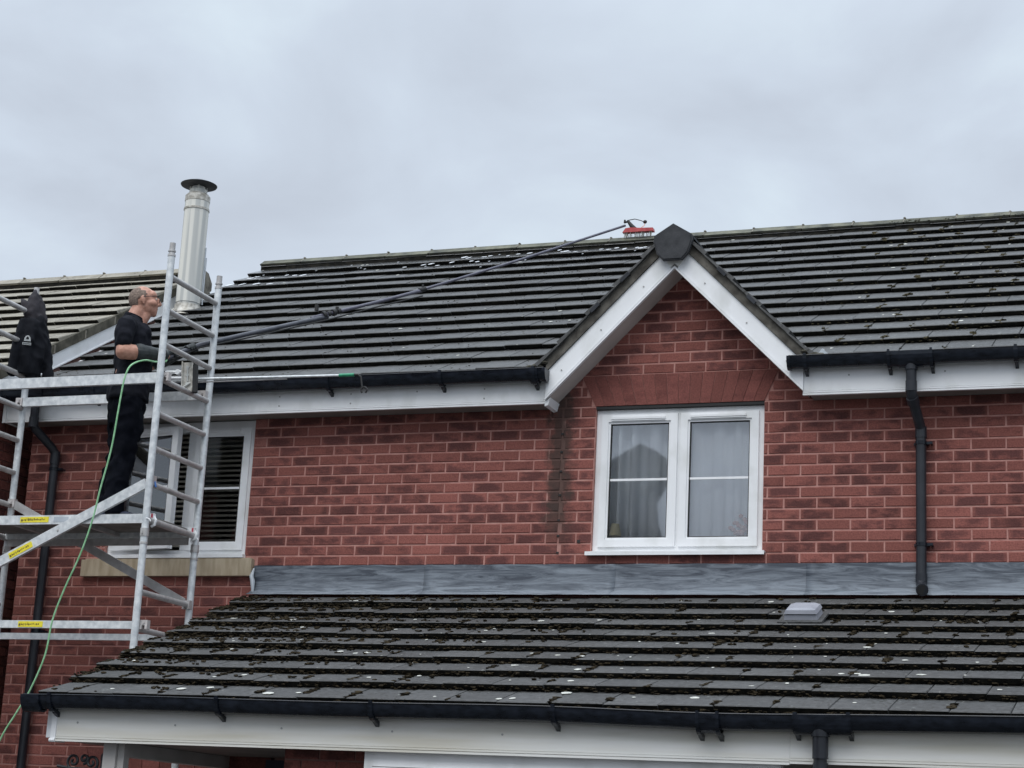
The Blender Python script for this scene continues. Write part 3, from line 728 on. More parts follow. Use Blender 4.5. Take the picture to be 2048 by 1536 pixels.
collar(d1, (4.986, -.125, -.186), (4.992, -.165, -.199), .040); obj('pipe_mouth', MB().tube([(4.9915, -.163, -.198), (4.9925, -.1665, -.1993)], .033, 16), RUB, d1, True)
clip(d1, 4.972, -.052, .79); clip(d1, 4.972, -.052, .115)
d2 = dpipe([(-1.785, GY, 1.29), (-1.785, GY, 1.09), (-1.782, GY+.01, 1.05), (-1.715, -.085, .925), (-1.70, -.056, .885), (-1.698, -.052, .84), (-1.706, -.052, -3.5)], label='black downpipe on the wall corner behind the scaffold')
collar(d2, (-1.785, GY, 1.13), (-1.785, GY, 1.05), .038); collar(d2, (-1.7, -.054, .90), (-1.7, -.052, .80), .039)
collar(d2, (-1.70, -.052, -.47), (-1.70, -.052, -.54), .038)
clip(d2, -1.70, -.052, .76); clip(d2, -1.70, -.052, -.50)

# ------------------------------------------------------------------ lean-to roof
P2 = R(20.7); LY0, LZ0 = -2.625, -1.162; LX0, LX1 = .115, 8.6
def zlean(y): return LZ0+(y-LY0)*math.tan(P2)
sb = MB(); slab(sb, LX0+.02, LX1, LY0+.04, LZ0+.015, -.02, zlean(-.02), drop=.060)
lroof = obj('lean_to_roof', sb, TILE, house)
TILE2 = TILE.copy(); TILE2.name = 'lean_to_tile'; TILE2.node_tree.nodes['Principled BSDF'].inputs['Roughness'].default_value = .62
for l in list(TILE2.node_tree.nodes['Principled BSDF'].inputs['Roughness'].links): TILE2.node_tree.links.remove(l)
LR = 9
tl = lay(lroof, LR, LY0, LZ0, P2, .2935, .345, .302, .040, TILE2, lambda r_, s: [(LX0+random.uniform(-.006, .006), LX1)], 172, off=.03-.005, rough=.003, last=.36)
lcap = MB()
obj('lean_to_side', MB().prism([(LY0+.05, LZ0-.06), (-.02, zlean(-.02)-.075), (-.02, -1.43), (LY0+.05, -1.43)], LX0+.06, LX0+.16, 'x'), WHITE, house)
# lead flashing sheets
xs = [.105, 1.471, 2.834, 4.215, 5.7, 7.2, 8.6]
for i in range(len(xs)-1):
    a, b_ = xs[i], xs[i+1]; n = int((b_-a)/.06); vs = []; fs = []
    prof = [(.000, .002), (-.018, .0), (-.022, -.07), (-.024, -.14), (-.034, -.185), (-.070, -.208), (-.12, -.225)]
    for k in range(n+1):
        x = lerp(a, b_+(.06 if i < len(xs)-2 else 0), k/n)
        for j, (py, pz) in enumerate(prof):
            wv = .004*noise.noise(Vector((x*6, pz*10, i)))+.003*noise.noise(Vector((x*17, pz*22, i)))
            vs.append((x, py-.0025*(i % 2)+(wv if j > 1 else 0), pz+(.004*noise.noise(Vector((x*5, i, j))) if j in (0, 1) else 0)+(.004 if j == len(prof)-1 else 0)*noise.noise(Vector((x*9, 1, 1)))))
    L_ = len(prof)
    for k in range(n):
        for j in range(L_-1): fs.append((k*L_+j, (k+1)*L_+j, (k+1)*L_+j+1, k*L_+j+1))
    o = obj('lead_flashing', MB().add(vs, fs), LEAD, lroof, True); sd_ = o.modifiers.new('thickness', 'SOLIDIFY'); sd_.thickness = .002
obj('flashing_curl', MB().tube([(.108, -.025, -.02), (.100, -.04, -.08), (.118, -.05, -.12), (.125, -.05, -.20)], [.006, .016, .018, .01], 8), LEAD2, lroof, True)
# cut line mortar above the lead
# lean-to fascia, soffit, gutter
LF = -2.602
fm = MB(); fascia(fm, .262, 4.655, LF, -1.452, -1.225); obj('fascia', fm, AGED, house)
fm = MB(); fascia(fm, 4.6565, 4.845, LF-.001, -1.446, -1.225); fascia(fm, 4.8465, LX1, LF, -1.444, -1.225); obj('fascia', fm, AGED, house)
obj('fascia_joint', MB().box(.228, .2618, LF-.008, LF+.10, -1.455, -1.225).tube([(.226, LF-.008, -1.446), (.263, LF-.008, -1.446)], .012, 8), WHITE, house)
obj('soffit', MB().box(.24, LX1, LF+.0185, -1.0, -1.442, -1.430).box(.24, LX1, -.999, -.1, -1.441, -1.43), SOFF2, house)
sag = lambda x: -.018*math.exp(-((x-4.2)/.7)**2) + (.004*math.sin(x*2.2))
LGY, LGZ = -2.668, -1.192
lg = gutter(.085, LX1, LGY, LGZ, .057, sag)
for x in (.267, 1.378, 2.34, 3.402, 4.704, 4.975, 6.0): gbracket(lg, x, LGY, LGZ+sag(x), .057)
union(lg, 4.19, 4.305, LGY, LGZ+sag(4.25), .057); gbracket(lg, 4.195, LGY, LGZ+sag(4.2), .066, w_=.02); gbracket(lg, 4.30, LGY, LGZ+sag(4.3), .066, w_=.02)
union(lg, 4.70, 4.98, LGY, LGZ+sag(4.8), .057)
union(lg, .075, .2, LGY, LGZ+sag(.1), .058)
d3 = dpipe([(4.825, LGY, -1.23), (4.825, LGY, -1.42), (4.826, LGY+.005, -1.50), (4.826, LGY+.01, -2.0), (4.826, -2.60, -2.3), (4.826, -2.58, -3.5)], label='black downpipe below the lower gutter at the right')
collar(d3, (4.825, LGY, -1.235), (4.825, LGY, -1.31), .048); collar(d3, (4.825, LGY, -1.31), (4.825, LGY, -1.42), .041); collar(d3, (4.826, LGY+.002, -1.44), (4.826, LGY+.004, -1.52), .039)
# roof vent on the lean-to
vt = empty('roof_vent', (4.35, -.6, -.42), parent=lroof, label='grey plastic roof vent on the lean-to tiles')
TV = slope_T(4.225, LY0, LZ0, P2, 1.87, 0, .004)
base = MB().box(-.012, .262, -.025, .22, -.01, .005, T=TV); obj('vent_base', base, TILE, vt)
def hood(mb, z0, z1, inset0, inset1, y0, y1, x0=.02, x1=.23):
    b4 = [(x0+inset0, y0+inset0*.6, z0), (x1-inset0, y0+inset0*.6, z0), (x1-inset0, y1, z0), (x0+inset0, y1, z0)]
    t4 = [(x0+inset1, y0+inset1*.6, z1), (x1-inset1, y0+inset1*.6, z1), (x1-inset1, y1, z1), (x0+inset1, y1, z1)]
    mb.add([TV @ Vector(p) for p in b4+t4], [(3, 2, 1, 0), (4, 5, 6, 7)]+[(i, (i+1) % 4, 4+(i+1) % 4, 4+i) for i in range(4)])
mb = MB(); hood(mb, .0, .036, .0, .006, .02, .20); obj('vent_body', mb, VENT, vt)
mb = MB(); hood(mb, .036, .043, .012, .012, .028, .20); obj('vent_slot', mb, RUB, vt)
mb = MB(); hood(mb, .043, .066, .002, .014, .016, .205); hood(mb, .0661, .074, .016, .045, .03, .20); obj('vent_cap', mb, VENT, vt)

# ------------------------------------------------------------------ under the lean-to (ground floor, only a strip shows)
obj('porch_post', MB().box(.545, .63, -2.52, -2.43, GZ, -1.4425).box(.632, .675, -2.50, -2.44, GZ, -1.4425), POSTM, house)
obj('porch_beam', MB().box(.55, .66, -2.42, -.02, -1.52, -1.4435), POSTM, house)
# wall panel and door between the porch and the bay
pb = MB().box(1.67, 1.72, -2.37, -1.3, GZ, -1.4425)
obj('bay_pier', MB().box(1.66, 2.243, -2.36, -2.30, GZ, -1.4425), MORT2, house)
pr_ = MB()
for n in range(-34, -19):
    for k in range(4):
        x0 = 1.66+k*.225-(.1125 if n % 2 else 0); x1 = x0+.215; x0 = max(x0, 1.66); x1 = min(x1, 2.24)
        if x1-x0 > .03: pr_.box(x0, x1, -2.366, -2.34, n*.075+.005, n*.075+.07)
obj('bay_pier_brickwork', pr_, BR, house, kind='stuff')
obj('front_door', MB().box(1.0, 1.655, -1.32, -1.26, GZ, -1.46), DOORM, house)
obj('porch_side_brick', MB().box(.70, 1.0, -1.25, -1.2, GZ, -1.4425), BR2, house)
bw = empty('bay_window', (3.4, -2.5, -1.5), parent=house)
mb = MB(); frame4(mb, 2.25, 4.60, -3.0, -1.443, .05, -2.555, -2.49); mb.box(2.25, 4.60, -2.556, -2.49, -1.53, -1.493); mb.box(3.02, 3.07, -2.557, -2.49, -3, -1.4932); mb.box(3.82, 3.87, -2.557, -2.49, -3, -1.4932)
obj('frame', mb, WHITE, bw)
for a, b_ in ((2.31, 3.01), (3.08, 3.81), (3.88, 4.54)):
    mb = MB(); frame4(mb, a, b_, -2.9, -1.535, .05, -2.58, -2.558); obj('sash', mb, WHITE, bw); obj('pane', MB().box(a+.051, b_-.051, -2.57, -2.566, -2.85, -1.586), GLASS, bw)
obj('bay_base', MB().box(2.25, 4.6, -2.54, -2.5, GZ, -3.0), BR, house)
obj('bay_inside', MB().box(2.25, 4.6, -1.3, -1.25, GZ, -1.4425), ROOM, house)
# splayed arch over the ground floor window on the main wall
for i in range(9):
    b0, b1 = lerp(-1.235, 0.0, i/9)+.003, lerp(-1.235, 0.0, (i+1)/9)-.003; t0, t1 = lerp(-1.335, .1, i/9)+.003, lerp(-1.335, .1, (i+1)/9)-.003
    obj('arch_brick', MB().prism([(b0, -1.56), (b1, -1.56), (t1, -1.352), (t0, -1.352)], -.008, .002), ARCH, front)
obj('ground_floor_window_head', MB().box(-1.235, 0.0, -.012, .003, -1.75, -1.58).box(-1.235, 0, -.004, .003, -1.58, -1.562), POSTM, house)
# wrought iron hanging-basket bracket on the porch post
br = empty('hanging_bracket', (.54, -2.5, -1.55), 'black wrought iron scroll bracket fixed to the porch post', 'bracket')
obj('back_plate', MB().box(.520, .544, -2.50, -2.48, -1.85, -1.515).ell((.532, -2.49, -1.515), (.012, .01, .012), 8), IRON, br)
def spiral(cx, cz, r0, r1, a0, a1, n=26): return [(cx+lerp(r0, r1, i/n)*math.cos(lerp(a0, a1, i/n)), -2.49, cz+lerp(r0, r1, i/n)*math.sin(lerp(a0, a1, i/n))) for i in range(n+1)]
obj('arm', MB().tube([(.52, -2.49, -1.60), (.44, -2.49, -1.605), (.30, -2.49, -1.60), (.22, -2.49, -1.59)], .009, 6), IRON, br, True)
for sp in (spiral(.455, -1.565, .045, .008, R(-60), R(420)), spiral(.33, -1.56, .045, .008, R(240), R(-240)), spiral(.40, -1.545, .03, .006, R(-90), R(380)), spiral(.495, -1.655, .05, .01, R(90), R(-300))):
    obj('scroll', MB().tube(sp, .0085, 6), IRON, br, True)

# ------------------------------------------------------------------ flue
flx, fly = -1.945, 2.12
flue = empty('flue', (flx, fly, 2.72), parent=house, label='tall stainless steel flue pipe with dark rain cowl')
ft = 3.74
obj('flue_pipe', MB().lathe([(.001, 2.70), (.108, 2.70), (.108, 2.755), (.113, 2.76), (.113, ft), (.001, ft)], (flx, fly, 0), 36), STEEL, flue, True)
obj('locking_band', MB().lathe([(.113, ft-.085), (.119, ft-.083), (.119, ft-.066), (.113, ft-.064)], (flx, fly, 0), 36), RUST, flue, True)
obj('flue_collar', MB().lathe([(.114, ft), (.116, ft+.002), (.116, ft+.055), (.098, ft+.075), (.085, ft+.085), (.001, ft+.085)], (flx, fly, 0), 36), RUST, flue, True)
obj('cowl_throat', MB().lathe([(.080, ft+.086), (.082, ft+.12), (.062, ft+.125), (.062, ft+.15)], (flx, fly, 0), 28), STEEL, flue, True)
mb = MB()
for a in range(4): mb.box(-.008, .008, -.002, .002, 0, .07, T=Matrix.Translation((flx+.075*math.cos(a*PI/2+.5), fly+.075*math.sin(a*PI/2+.5), ft+.1)))
obj('cowl_leg', mb, STEEL, flue)
obj('rain_cowl', MB().lathe([(.001, ft+.150), (.10, ft+.152), (.166, ft+.163), (.170, ft+.170), (.15, ft+.180), (.08, ft+.207), (.001, ft+.215)], (flx, fly, 0), 40), DCOWL, flue, True)
obj('flue_boot', MB().lathe([(.119, 2.74), (.122, 2.70), (.14, 2.66), (.15, 2.63)], (flx, fly, 0), 30), RUST, flue, True)
obj('flue_elbow', MB().tube([(flx-.02, fly, 2.76), (flx-.07, fly, 2.70), (flx-.13, fly-.01, 2.66)], .055, 16), STEEL, flue, True)
obj('flue_bracket', MB().box(flx+.118, flx+.125, fly+.02, fly+.03, 2.85, 3.30).box(flx+.132, flx+.139, fly+.02, fly+.03, 2.75, 3.20), LEAD2, flue)
# ------------------------------------------------------------------ neighbouring house
NX = -2.105; NRY, NRZ = 2.56, 3.215
nb = empty('neighbouring_house', (-5.5, 1.5, GZ), 'neighbouring brick house with pale buff tiled roof and white bargeboard, at the left', 'house')
NP = R(29.9)
def zn(y): return NRZ-abs(y-NRY)*math.tan(NP)
NE = -.98
nw = MB().box(-9.0, NX-.035, -.80, -.70, GZ, zn(-.80)-.25); nw.box(NX-.135, NX-.035, -.698, 6.3, GZ, zn(-.7)-.25)
nw.prism([(-.69, zn(-.69)-.248), (NRY, NRZ-.25), (6.3, zn(6.3)-.25)], NX-.135, NX-.035, 'x')
nw.box(-9.0, -8.9, -.698, 6.3, GZ, zn(-.7)-.25); nw.box(-9, NX-.137, 6.2, 6.3, GZ, zn(6.3)-.25)
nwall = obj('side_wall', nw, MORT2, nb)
cnt = 0; restn = MB(); nbm = {}
for n in range(-46, 34):
    z = n*.075+.0045
    y = -.80+(.1125 if n % 2 else 0)
    while y < 5.5:
        if z+.07 < zn(max(y, -.7))-.26 and z+.07 < zn(y+.215)-.26:
            front_ = (-.45 < y < .12 and -1.7 < z < 1.2)
            if front_:
                k = random.randrange(3)
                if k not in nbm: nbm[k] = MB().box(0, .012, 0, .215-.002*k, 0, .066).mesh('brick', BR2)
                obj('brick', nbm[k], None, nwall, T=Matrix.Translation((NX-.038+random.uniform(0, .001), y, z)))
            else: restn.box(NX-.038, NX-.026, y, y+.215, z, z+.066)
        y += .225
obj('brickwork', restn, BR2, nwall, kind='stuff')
sb = MB(); sb.prism([(NE, zn(NE)-.06), (NRY, NRZ-.06), (2*NRY-NE, zn(NE)-.06), (2*NRY-NE, zn(NE)-.09), (NRY, NRZ-.09), (NE, zn(NE)-.09)], -9.1, NX-.03, 'x')
nroof = obj('roof', sb, NTILE, nb)
nr = int((NRY-NE)/math.cos(NP)/.315)+1
lay(nroof, nr, NE, zn(NE), NP, .315, .33, .30, .034, NTILE, lambda r_, s: [(-6.4, NX-.004)], 200, off=0, last=.25)
ridge_run(nroof, -9.0, NX-.02, NRY, NRZ+.005, .45, NTILE)
def nband(mb, x0, x1, o0, o1, y0=NE+.02, y1=NRY):
    mb.prism([(y0, zn(y0)-o0), (y1, zn(y1)-o0), (y1, zn(y1)-o1), (y0, zn(y0)-o1)], x0, x1, 'x')
def nband2(mb, x0, x1, o0, o1):
    nband(mb, x0, x1, o0, o1); mb.prism([(NRY, NRZ-o0), (6.5, zn(6.5)-o0), (6.5, zn(6.5)-o1), (NRY, NRZ-o1)], x0, x1, 'x')
mb = MB(); nband2(mb, NX-.018, NX, .128, .262); nband2(mb, NX, NX+.006, .250, .262)
obj('bargeboard', mb, WHITE, nb, label='white bargeboard on the neighbouring gable')
mb = MB(); nband2(mb, NX-.03, NX+.010, .040, .126); obj('verge_mortar', mb, DCEM, nb)
for k in range(8):
    y = -.5+k*.42; obj('verge_joint', MB().box(NX+.0105, NX+.018, y, y+.012, zn(y)-.12, zn(y)-.045), CEM, nb)
cz = NRZ-.03
obj('ridge_end_cap', MB().prism([(NRY-.13, cz-.02), (NRY-.02, cz+.07), (NRY+.12, cz+.05), (NRY+.20, cz-.03), (NRY+.20, cz-.10), (NRY+.13, cz-.16), (NRY-.05, cz-.16)], NX-.02, NX+.022, 'x'), CEM, nb)

# ------------------------------------------------------------------ house across the street (seen reflected in the gablet window), plus an added sky-blocking mass
oh = empty('opposite_house', (-4.7, -29, GZ), 'house with a pointed gable reflected in the gablet window, with an added sky-blocking mass', 'house')
obj('wall', MB().box(-8.2, -1.2, -33, -26.6, GZ, 2.6), BR2, oh)
obj('roof', MB().prism([(-26.2, 2.5), (-29.6, 4.0), (-33.2, 2.5), (-33.2, 2.7), (-29.6, 4.2), (-26.2, 2.7)], -8.6, -.8, 'x'), TILE, oh)
obj('gabled_bay', MB().prism([(-5.45, 2.4), (-5.38, 6.40), (-5.30, 6.46), (-4.95, 6.66), (-4.67, 6.80), (-4.35, 6.66), (-4.08, 6.46), (-4.05, 6.3), (-4.45, 5.6), (-4.40, 5.1), (-4.2, 4.6), (-4.05, 4.2), (-4.02, 2.4)], -26.7, -26), RENDER, oh)
obj('sky_blocker_wall', MB().box(-25, -10.5, -34, -26.6, GZ, 6.2), BR2, oh)  # added unseen mass: keeps bright sky out of the blind window's reflection
obj('sky_blocker_roof', MB().prism([(-26.2, 6.1), (-30.3, 9.3), (-34.4, 6.1), (-34.4, 6.4), (-30.3, 9.6), (-26.2, 6.4)], -25.4, -10.2, 'x'), TILE, oh)
for x in (-6.9, -3.7):
    for z in (-2.4, .7): 
        f_ = obj('window', MB().box(x, x+1.3, -26.599, -26.53, z, z+1.2), WHITE, oh); obj('pane', MB().box(x+.08, x+1.22, -26.529, -26.52, z+.08, z+1.12), DOORM, f_)

# ------------------------------------------------------------------ moss, lichen and foam on the roofs
def blob_tpl(sd):
    rn = random.Random(sd); bm = bmesh.new(); bmesh.ops.create_icosphere(bm, subdivisions=1, radius=1)
    for v in bm.verts: v.co *= rn.uniform(.65, 1.25); v.co.z *= .6
    r_ = ([v.co.copy() for v in bm.verts], [tuple(v.index for v in f.verts) for f in bm.faces]); bm.free(); return r_
BT = [blob_tpl(i) for i in range(8)]
def blob(mb, p, r_, squash=.6):
    vs, fs = random.choice(BT); a = random.uniform(0, 6.28); c_, s_ = math.cos(a), math.sin(a)
    mb.add([(p[0]+(v.x*c_-v.y*s_)*r_*1.2, p[1]+(v.x*s_+v.y*c_)*r_, p[2]+v.z*r_*squash) for v in vs], fs)
rng = random.Random(3)
ml = MB()
def lean_pt(x, s, up=0): return (x, LY0+s*math.cos(P2)-up*math.sin(P2), LZ0+s*math.sin(P2)+up*math.cos(P2))
def row_s(r_): return 0 if r_ == 0 else .345+(r_-1)*.2935
for (x, wd, s, ln) in tl:
    r_ = round((s-.345)/.2935)+1 if s > 0 else 0
    if x > 6.3: continue
    left = max(0, 1-(x-LX0)/3.2); dens = (.25+.9*left)*(.35+.65*min(1, r_/5)) + .1
    # under and on the leading edge
    for k in range(int(rng.uniform(10, 24)*(.8+dens))):
        xx = x+rng.uniform(0, wd)
        p = lean_pt(xx, s+.004+rng.uniform(-.014, .006), -.034+rng.uniform(-.006, .022) if r_ else rng.uniform(-.036, -.02)); blob(ml, p, rng.uniform(.006, .017), .8)
    # along the side joint
    if rng.random() < .55*dens+.30:
        s0 = rng.uniform(0, .12); s1 = s0+rng.uniform(.05, .2)
        k = s0
        while k < min(s1, ln-.05):
            blob(ml, lean_pt(x+rng.uniform(-.008, .008), s+k, -.036*k/ln-.0), rng.choice((.007, .011, .015, .024)), .5); k += rng.uniform(.008, .02)
    for k in range(int(rng.uniform(1, 8)*dens*dens*2.6)):
        kk = rng.uniform(.02, ln-.05); q = (x+rng.uniform(0, wd), s+kk)
        for _ in range(rng.randrange(1, 5)):
            blob(ml, lean_pt(q[0]+rng.gauss(0, .012), q[1]+rng.gauss(0, .012), -.036*kk/ln+.003), rng.uniform(.006, .016), 1.0)
for _ in range(22): blob(ml, lean_pt(4.98+rng.gauss(0, .06)+.35, 1.95+rng.gauss(0, .02), -.01), rng.uniform(.01, .02), .8)
obj('moss', ml, MOSS, None, True, kind='stuff', label='brown green moss clumps on the lean-to tiles')
mm = MB()
def main_pt(x, s, up=0): return (x, MY0+s*math.cos(P1)-up*math.sin(P1), MZ0+s*math.sin(P1)+up*math.cos(P1))
for r_ in range(15):
    s = 0 if r_ == 0 else .334+(r_-1)*.314
    x = .05+(.15 if r_ % 2 else 0)+math.floor((RX0)/.3)*.3
    while x < 6.3:
        y = MY0+s*math.cos(P1); inside = abs(x-GX) < 2.385-zmain(y)+.02
        if not inside and x > RX0:
            if x > 4.0:
                if rng.random() < .62:
                    for k in range(rng.randrange(3, 12)): blob(mm, main_pt(x+rng.gauss(0, .012), s+rng.uniform(.0, .11), -.008), rng.choice((.007, .010, .014, .022)), .9)
                for k in range(rng.randrange(0, 9)): blob(mm, main_pt(x+rng.uniform(0, .3), s-.004, -.02-rng.uniform(0, .012)), rng.uniform(.006, .014), .7)
            else:
                for k in range(rng.randrange(0, 7)):
                    kk = rng.uniform(.01, .26)
                    blob(mm, main_pt(x+rng.uniform(0, .3), s+kk, -.036*kk/.32), rng.uniform(.003, .009), .7)
        x += .3
for _ in range(160):
    x = rng.uniform(4.2, 5.9); q_ = rng.uniform(.02, .11); blob(mm, (x, RY-q_, RZ+.002+.032-q_*.6-.004), rng.uniform(.004, .010), .5)
obj('moss', mm, MOSS2, None, True, kind='stuff', label='moss cushions and crumbs on the upper roof tiles')
ll = MB()
def flake(mb, P, a, b_, pitch):
    n = 8; T = Matrix.Translation(P) @ Matrix.Rotation(pitch, 4, 'X'); ph = rng.uniform(0, 6)
    vs = [T @ Vector((a*math.cos(2*PI*k/n+ph)*rng.uniform(.75, 1.1), b_*math.sin(2*PI*k/n+ph)*rng.uniform(.75, 1.1), .0)) for k in range(n)]
    vt_ = [v+Vector((0, 0, .0025)) for v in vs]
    mb.add(vs+vt_, [tuple(range(n, 2*n))]+[(i, (i+1) % n, n+(i+1) % n, n+i) for i in range(n)])
for _ in range(95):
    r_ = rng.randrange(0, 9); kk = rng.uniform(.03, .24); s = row_s(r_)+kk; x = rng.uniform(LX0+.1, 5.9); a = rng.choice((.006, .008, .011, .014, .020))
    flake(ll, lean_pt(x, s, -.040*kk/.33+.002), a*rng.uniform(.8, 1.5), a*rng.uniform(.8, 1.6), P2-R(6))
for (x, s, a) in ((1.0, .16, .035), (1.16, .22, .026), (1.62, .07, .04), (3.35, .28, .035), (4.93, .345+.2935+.03, .036)):
    flake(ll, lean_pt(x, s, -.036*(s % .3)/.33+.003), a, a*.9, P2-R(6))
for _ in range(110):
    r_ = rng.randrange(0, 14); kk = rng.uniform(.03, .25); s = (0 if r_ == 0 else .334+(r_-1)*.314)+kk; x = rng.uniform(-1.9, 6.1)
    if abs(x-GX) < 2.385-zmain(MY0+s*math.cos(P1))+.05: continue
    if x < 4 and rng.random() < .4: continue
    a = rng.choice((.007, .010, .014)); flake(ll, main_pt(x, s, -.036*kk/.33+.002), a*1.3, a*1.6, P1-R(6))
obj('lichen_flakes', ll, LICH, None, kind='stuff', label='pale lichen flakes scattered on the dark roof tiles')
ff = MB()
for (x0, x1, s0) in ((1.0, 2.3, 4.22), (.2, 1.3, 4.25), (-1.9, -1.3, 3.95), (-.3, .5, 4.02), (.9, 1.05, 3.78), (-2.0, -1.5, 3.65)):
    x = x0
    while x < x1:
        flake(ff, main_pt(x, s0+rng.gauss(0, .035), -.012), rng.uniform(.012, .035), rng.uniform(.02, .09), P1-R(6)); x += rng.uniform(.03, .20)
for _ in range(26): flake(ff, main_pt(rng.uniform(-2, 2.3), rng.uniform(3.75, 4.3), -.012), .008, .02, P1-R(6))
obj('cleaning_foam', ff, FOAM, None, kind='stuff', label='white streaks of foam and water running below the ridge')

# ------------------------------------------------------------------ scaffold tower
TX0, TX1, TYF, TYR = -1.73, -.13, -1.2, -.5
tw = empty('scaffold_tower', ((TX0+TX1)/2, (TYF+TYR)/2, GZ), 'aluminium scaffold tower with guard rails, braces and a work platform', 'scaffold tower')
def standard(x, y, ztop):
    g = MB().tube([(x, y, GZ+.02), (x, y, ztop-.085)], .0254, 18); st = obj('standard', g, ALU, tw, True)
    obj('spigot', MB().tube([(x, y, ztop-.086), (x, y, ztop)], .0215, 16), ALUD, st, True)
    obj('coupling', MB().tube([(x, y, ztop-.10), (x, y, ztop-.085)], .0285, 16).tube([(x, y, ztop-.065), (x, y, ztop-.056)], .0275, 16), ALUD, st, True)
    obj('frame_joint', MB().tube([(x, y, .02), (x, y, .075)], .0305, 16).tube([(x, y, -.035), (x, y, -.02)], .029, 16).box(x-.006, x+.006, y-.037, y-.028, .035, .055), ALUD, st, True)
    return st
standard(TX1, TYF, 2.135); standard(TX1, TYR, 2.105); standard(TX0, TYF, 2.12); standard(TX0, TYR, 2.105)
rz0 = 1.889
for X in (TX0, TX1):
    for k in range(21):
        z = rz0-.25*k
        if k == 8: continue
        obj('rung', MB().tube([(X, TYF+.024, z), (X, TYR-.024, z)], .0205, 14), ALUD, tw, True)
def claw(parent, x, y, z, m=PINK, flip=1):
    mb = MB().box(x-.030, x+.028, y-.020, y+.020, z-.006, z+.030).box(x-.030, x-.012, y-.022, y+.022, z-.032, z-.0061).box(x+.012, x+.028, y-.022, y+.022, z-.032, z-.0061).tube([(x, y-.026, z+.012), (x, y-.0225, z+.012)], .009, 10)
    obj('claw', mb, m, parent)
def rail(y, z, x0, x1, h=.038, label=None, col_=ALU):
    r_ = obj('guard_rail', MB().box(x0, x1, y-.015, y+.015, z-h, z+h), ALU, tw, label=label)
    claw(r_, x1+.028, y, z+.004); claw(r_, x0-.03, y, z+.004); return r_
rail(TYF+.042, 1.155, TX0-.02, TX1-.0, .037); rail(TYR-.012-.03, 1.178, TX0+.03, TX1-.05, .034)
lr = rail(TYF+.042, -.585, TX0-.02, TX1+.02, .026); rail(TYR-.04, -.597, TX0+.03, TX1+.15, .023)
def label(parent, c, ang, L, H, ny=-1):
    T = Matrix.Translation(c) @ Matrix.Rotation(-ang, 4, 'Y')
    lb = obj('warning_label', MB().box(-L/2, L/2, -.001, .001, -H/2, H/2, T=T), YEL, parent)
    mb = MB(); rn = random.Random(int(L*1000)); x = -L*.38
    while x < L*.36:
        w_ = rn.uniform(.003, .011); mb.box(x, x+w_, -.0016, -.00105, rn.uniform(-.25, -.05)*H, rn.uniform(.05, .28)*H, T=T); x += w_+rn.uniform(.001, .006)
    mb.box(-L*.47, -L*.40, -.0016, -.00105, -.3*H, .1*H, T=T)
    obj('label_print', mb, INK, parent)
label(lr, (-.985, TYF+.042-.0165, -.585), 0, .20, .040)
def brace(p0, p1, y, label_at=None, h=.034, mm_=ALU):
    a = math.atan2(p1[1]-p0[1], p1[0]-p0[0]); L = math.hypot(p1[0]-p0[0], p1[1]-p0[1])
    T = Matrix.Translation((p0[0], y, p0[1])) @ Matrix.Rotation(-a, 4, 'Y')
    b_ = obj('brace', MB().box(.02, L-.04, -.013, .013, -h, h, T=T), mm_, tw)
    for q in (p0, p1): claw(b_, q[0], y+.0, q[1])
    if label_at: label(b_, (p0[0]+math.cos(a)*label_at, y-.0145, p0[1]+math.sin(a)*label_at), a, .20, .042)
    obj('rivet', MB().ell((p0[0]+math.cos(a)*.98, y-.013, p0[1]+math.sin(a)*.98), (.01, .006, .01), 8), ALUD, b_, True)
    return b_
brace((TX0, -.352), (TX1-.01, .418), TYF+.042, label_at=.66)
brace((TX0+.03, .40), (TX1-.0, -.36), TYR-.035, h=.030, mm_=ALUD)
plat = empty('platform', ((TX0+TX1)/2, -.85, .16), parent=tw)
b1 = obj('platform_beam', MB().box(TX0+.02, TX1-.03, -1.155, -1.13, .122, .186), ALU, plat)
label(plat, (-1.06, -1.1565, .155), 0, .235, .040)
obj('grey_label', MB().box(-.90, -.78, -1.157, -1.1555, .137, .172), LEAD2, plat)
obj('platform_beam', MB().box(TX0+.02, TX1-.03, -.57, -.545, .122, .186), ALU, plat)
obj('deck_board', MB().box(TX0+.03, TX1-.035, -1.129, -.571, .160, .184), PLY, plat)
for x in (-1.3, -.75): obj('cross_bearer', MB().box(x, x+.03, -1.129, -.571, .130, .1595), ALUD, plat)
obj('toe_edge', MB().box(TX0+.03, TX1-.035, -.544, -.535, .07, .185), ALUD, plat)
obj('end_rung', MB().tube([(TX1, TYF+.024, .139), (TX1, TYR-.024, .139)], .0235, 16), ALUD, tw, True); obj('end_rung', MB().tube([(TX0, TYF+.024, .139), (TX0, TYR-.024, .139)], .0235, 16), ALUD, tw, True)
for y in (-1.12, -.55):
    h_ = MB().tube([(TX1-.06, y, .165), (TX1-.02, y, .180), (TX1+.012, y, .172), (TX1+.032, y, .145), (TX1+.022, y, .112), (TX1, y, .102)], .011, 8)
    h_.box(TX1-.07, TX1+.02, y-.012, y+.012, .150, .192)
    ho = obj('platform_hook', h_, WHITE, plat, True)
    obj('hook_mark', MB().box(TX1-.003, TX1+.012, y-.0135, y-.0125, .155, .19), REDINK, plat)
obj('locking_clip', MB().tube([(TX1-.01, TYF+.03, .395), (TX1+.02, TYF+.04, .405), (TX1+.03, TYF+.04, .37)], .008, 8), BLUE, tw, True)
for (x, y, z) in ((TX1+.02, TYR-.03, .10), (TX1+.02, TYF+.0, .12)):
    obj('spring_clip', MB().tube([(x+.03*math.cos(a_), y-.02, z+.022*math.sin(a_)) for a_ in [i*.5 for i in range(10)]], .004, 6), WHITE, tw, True)

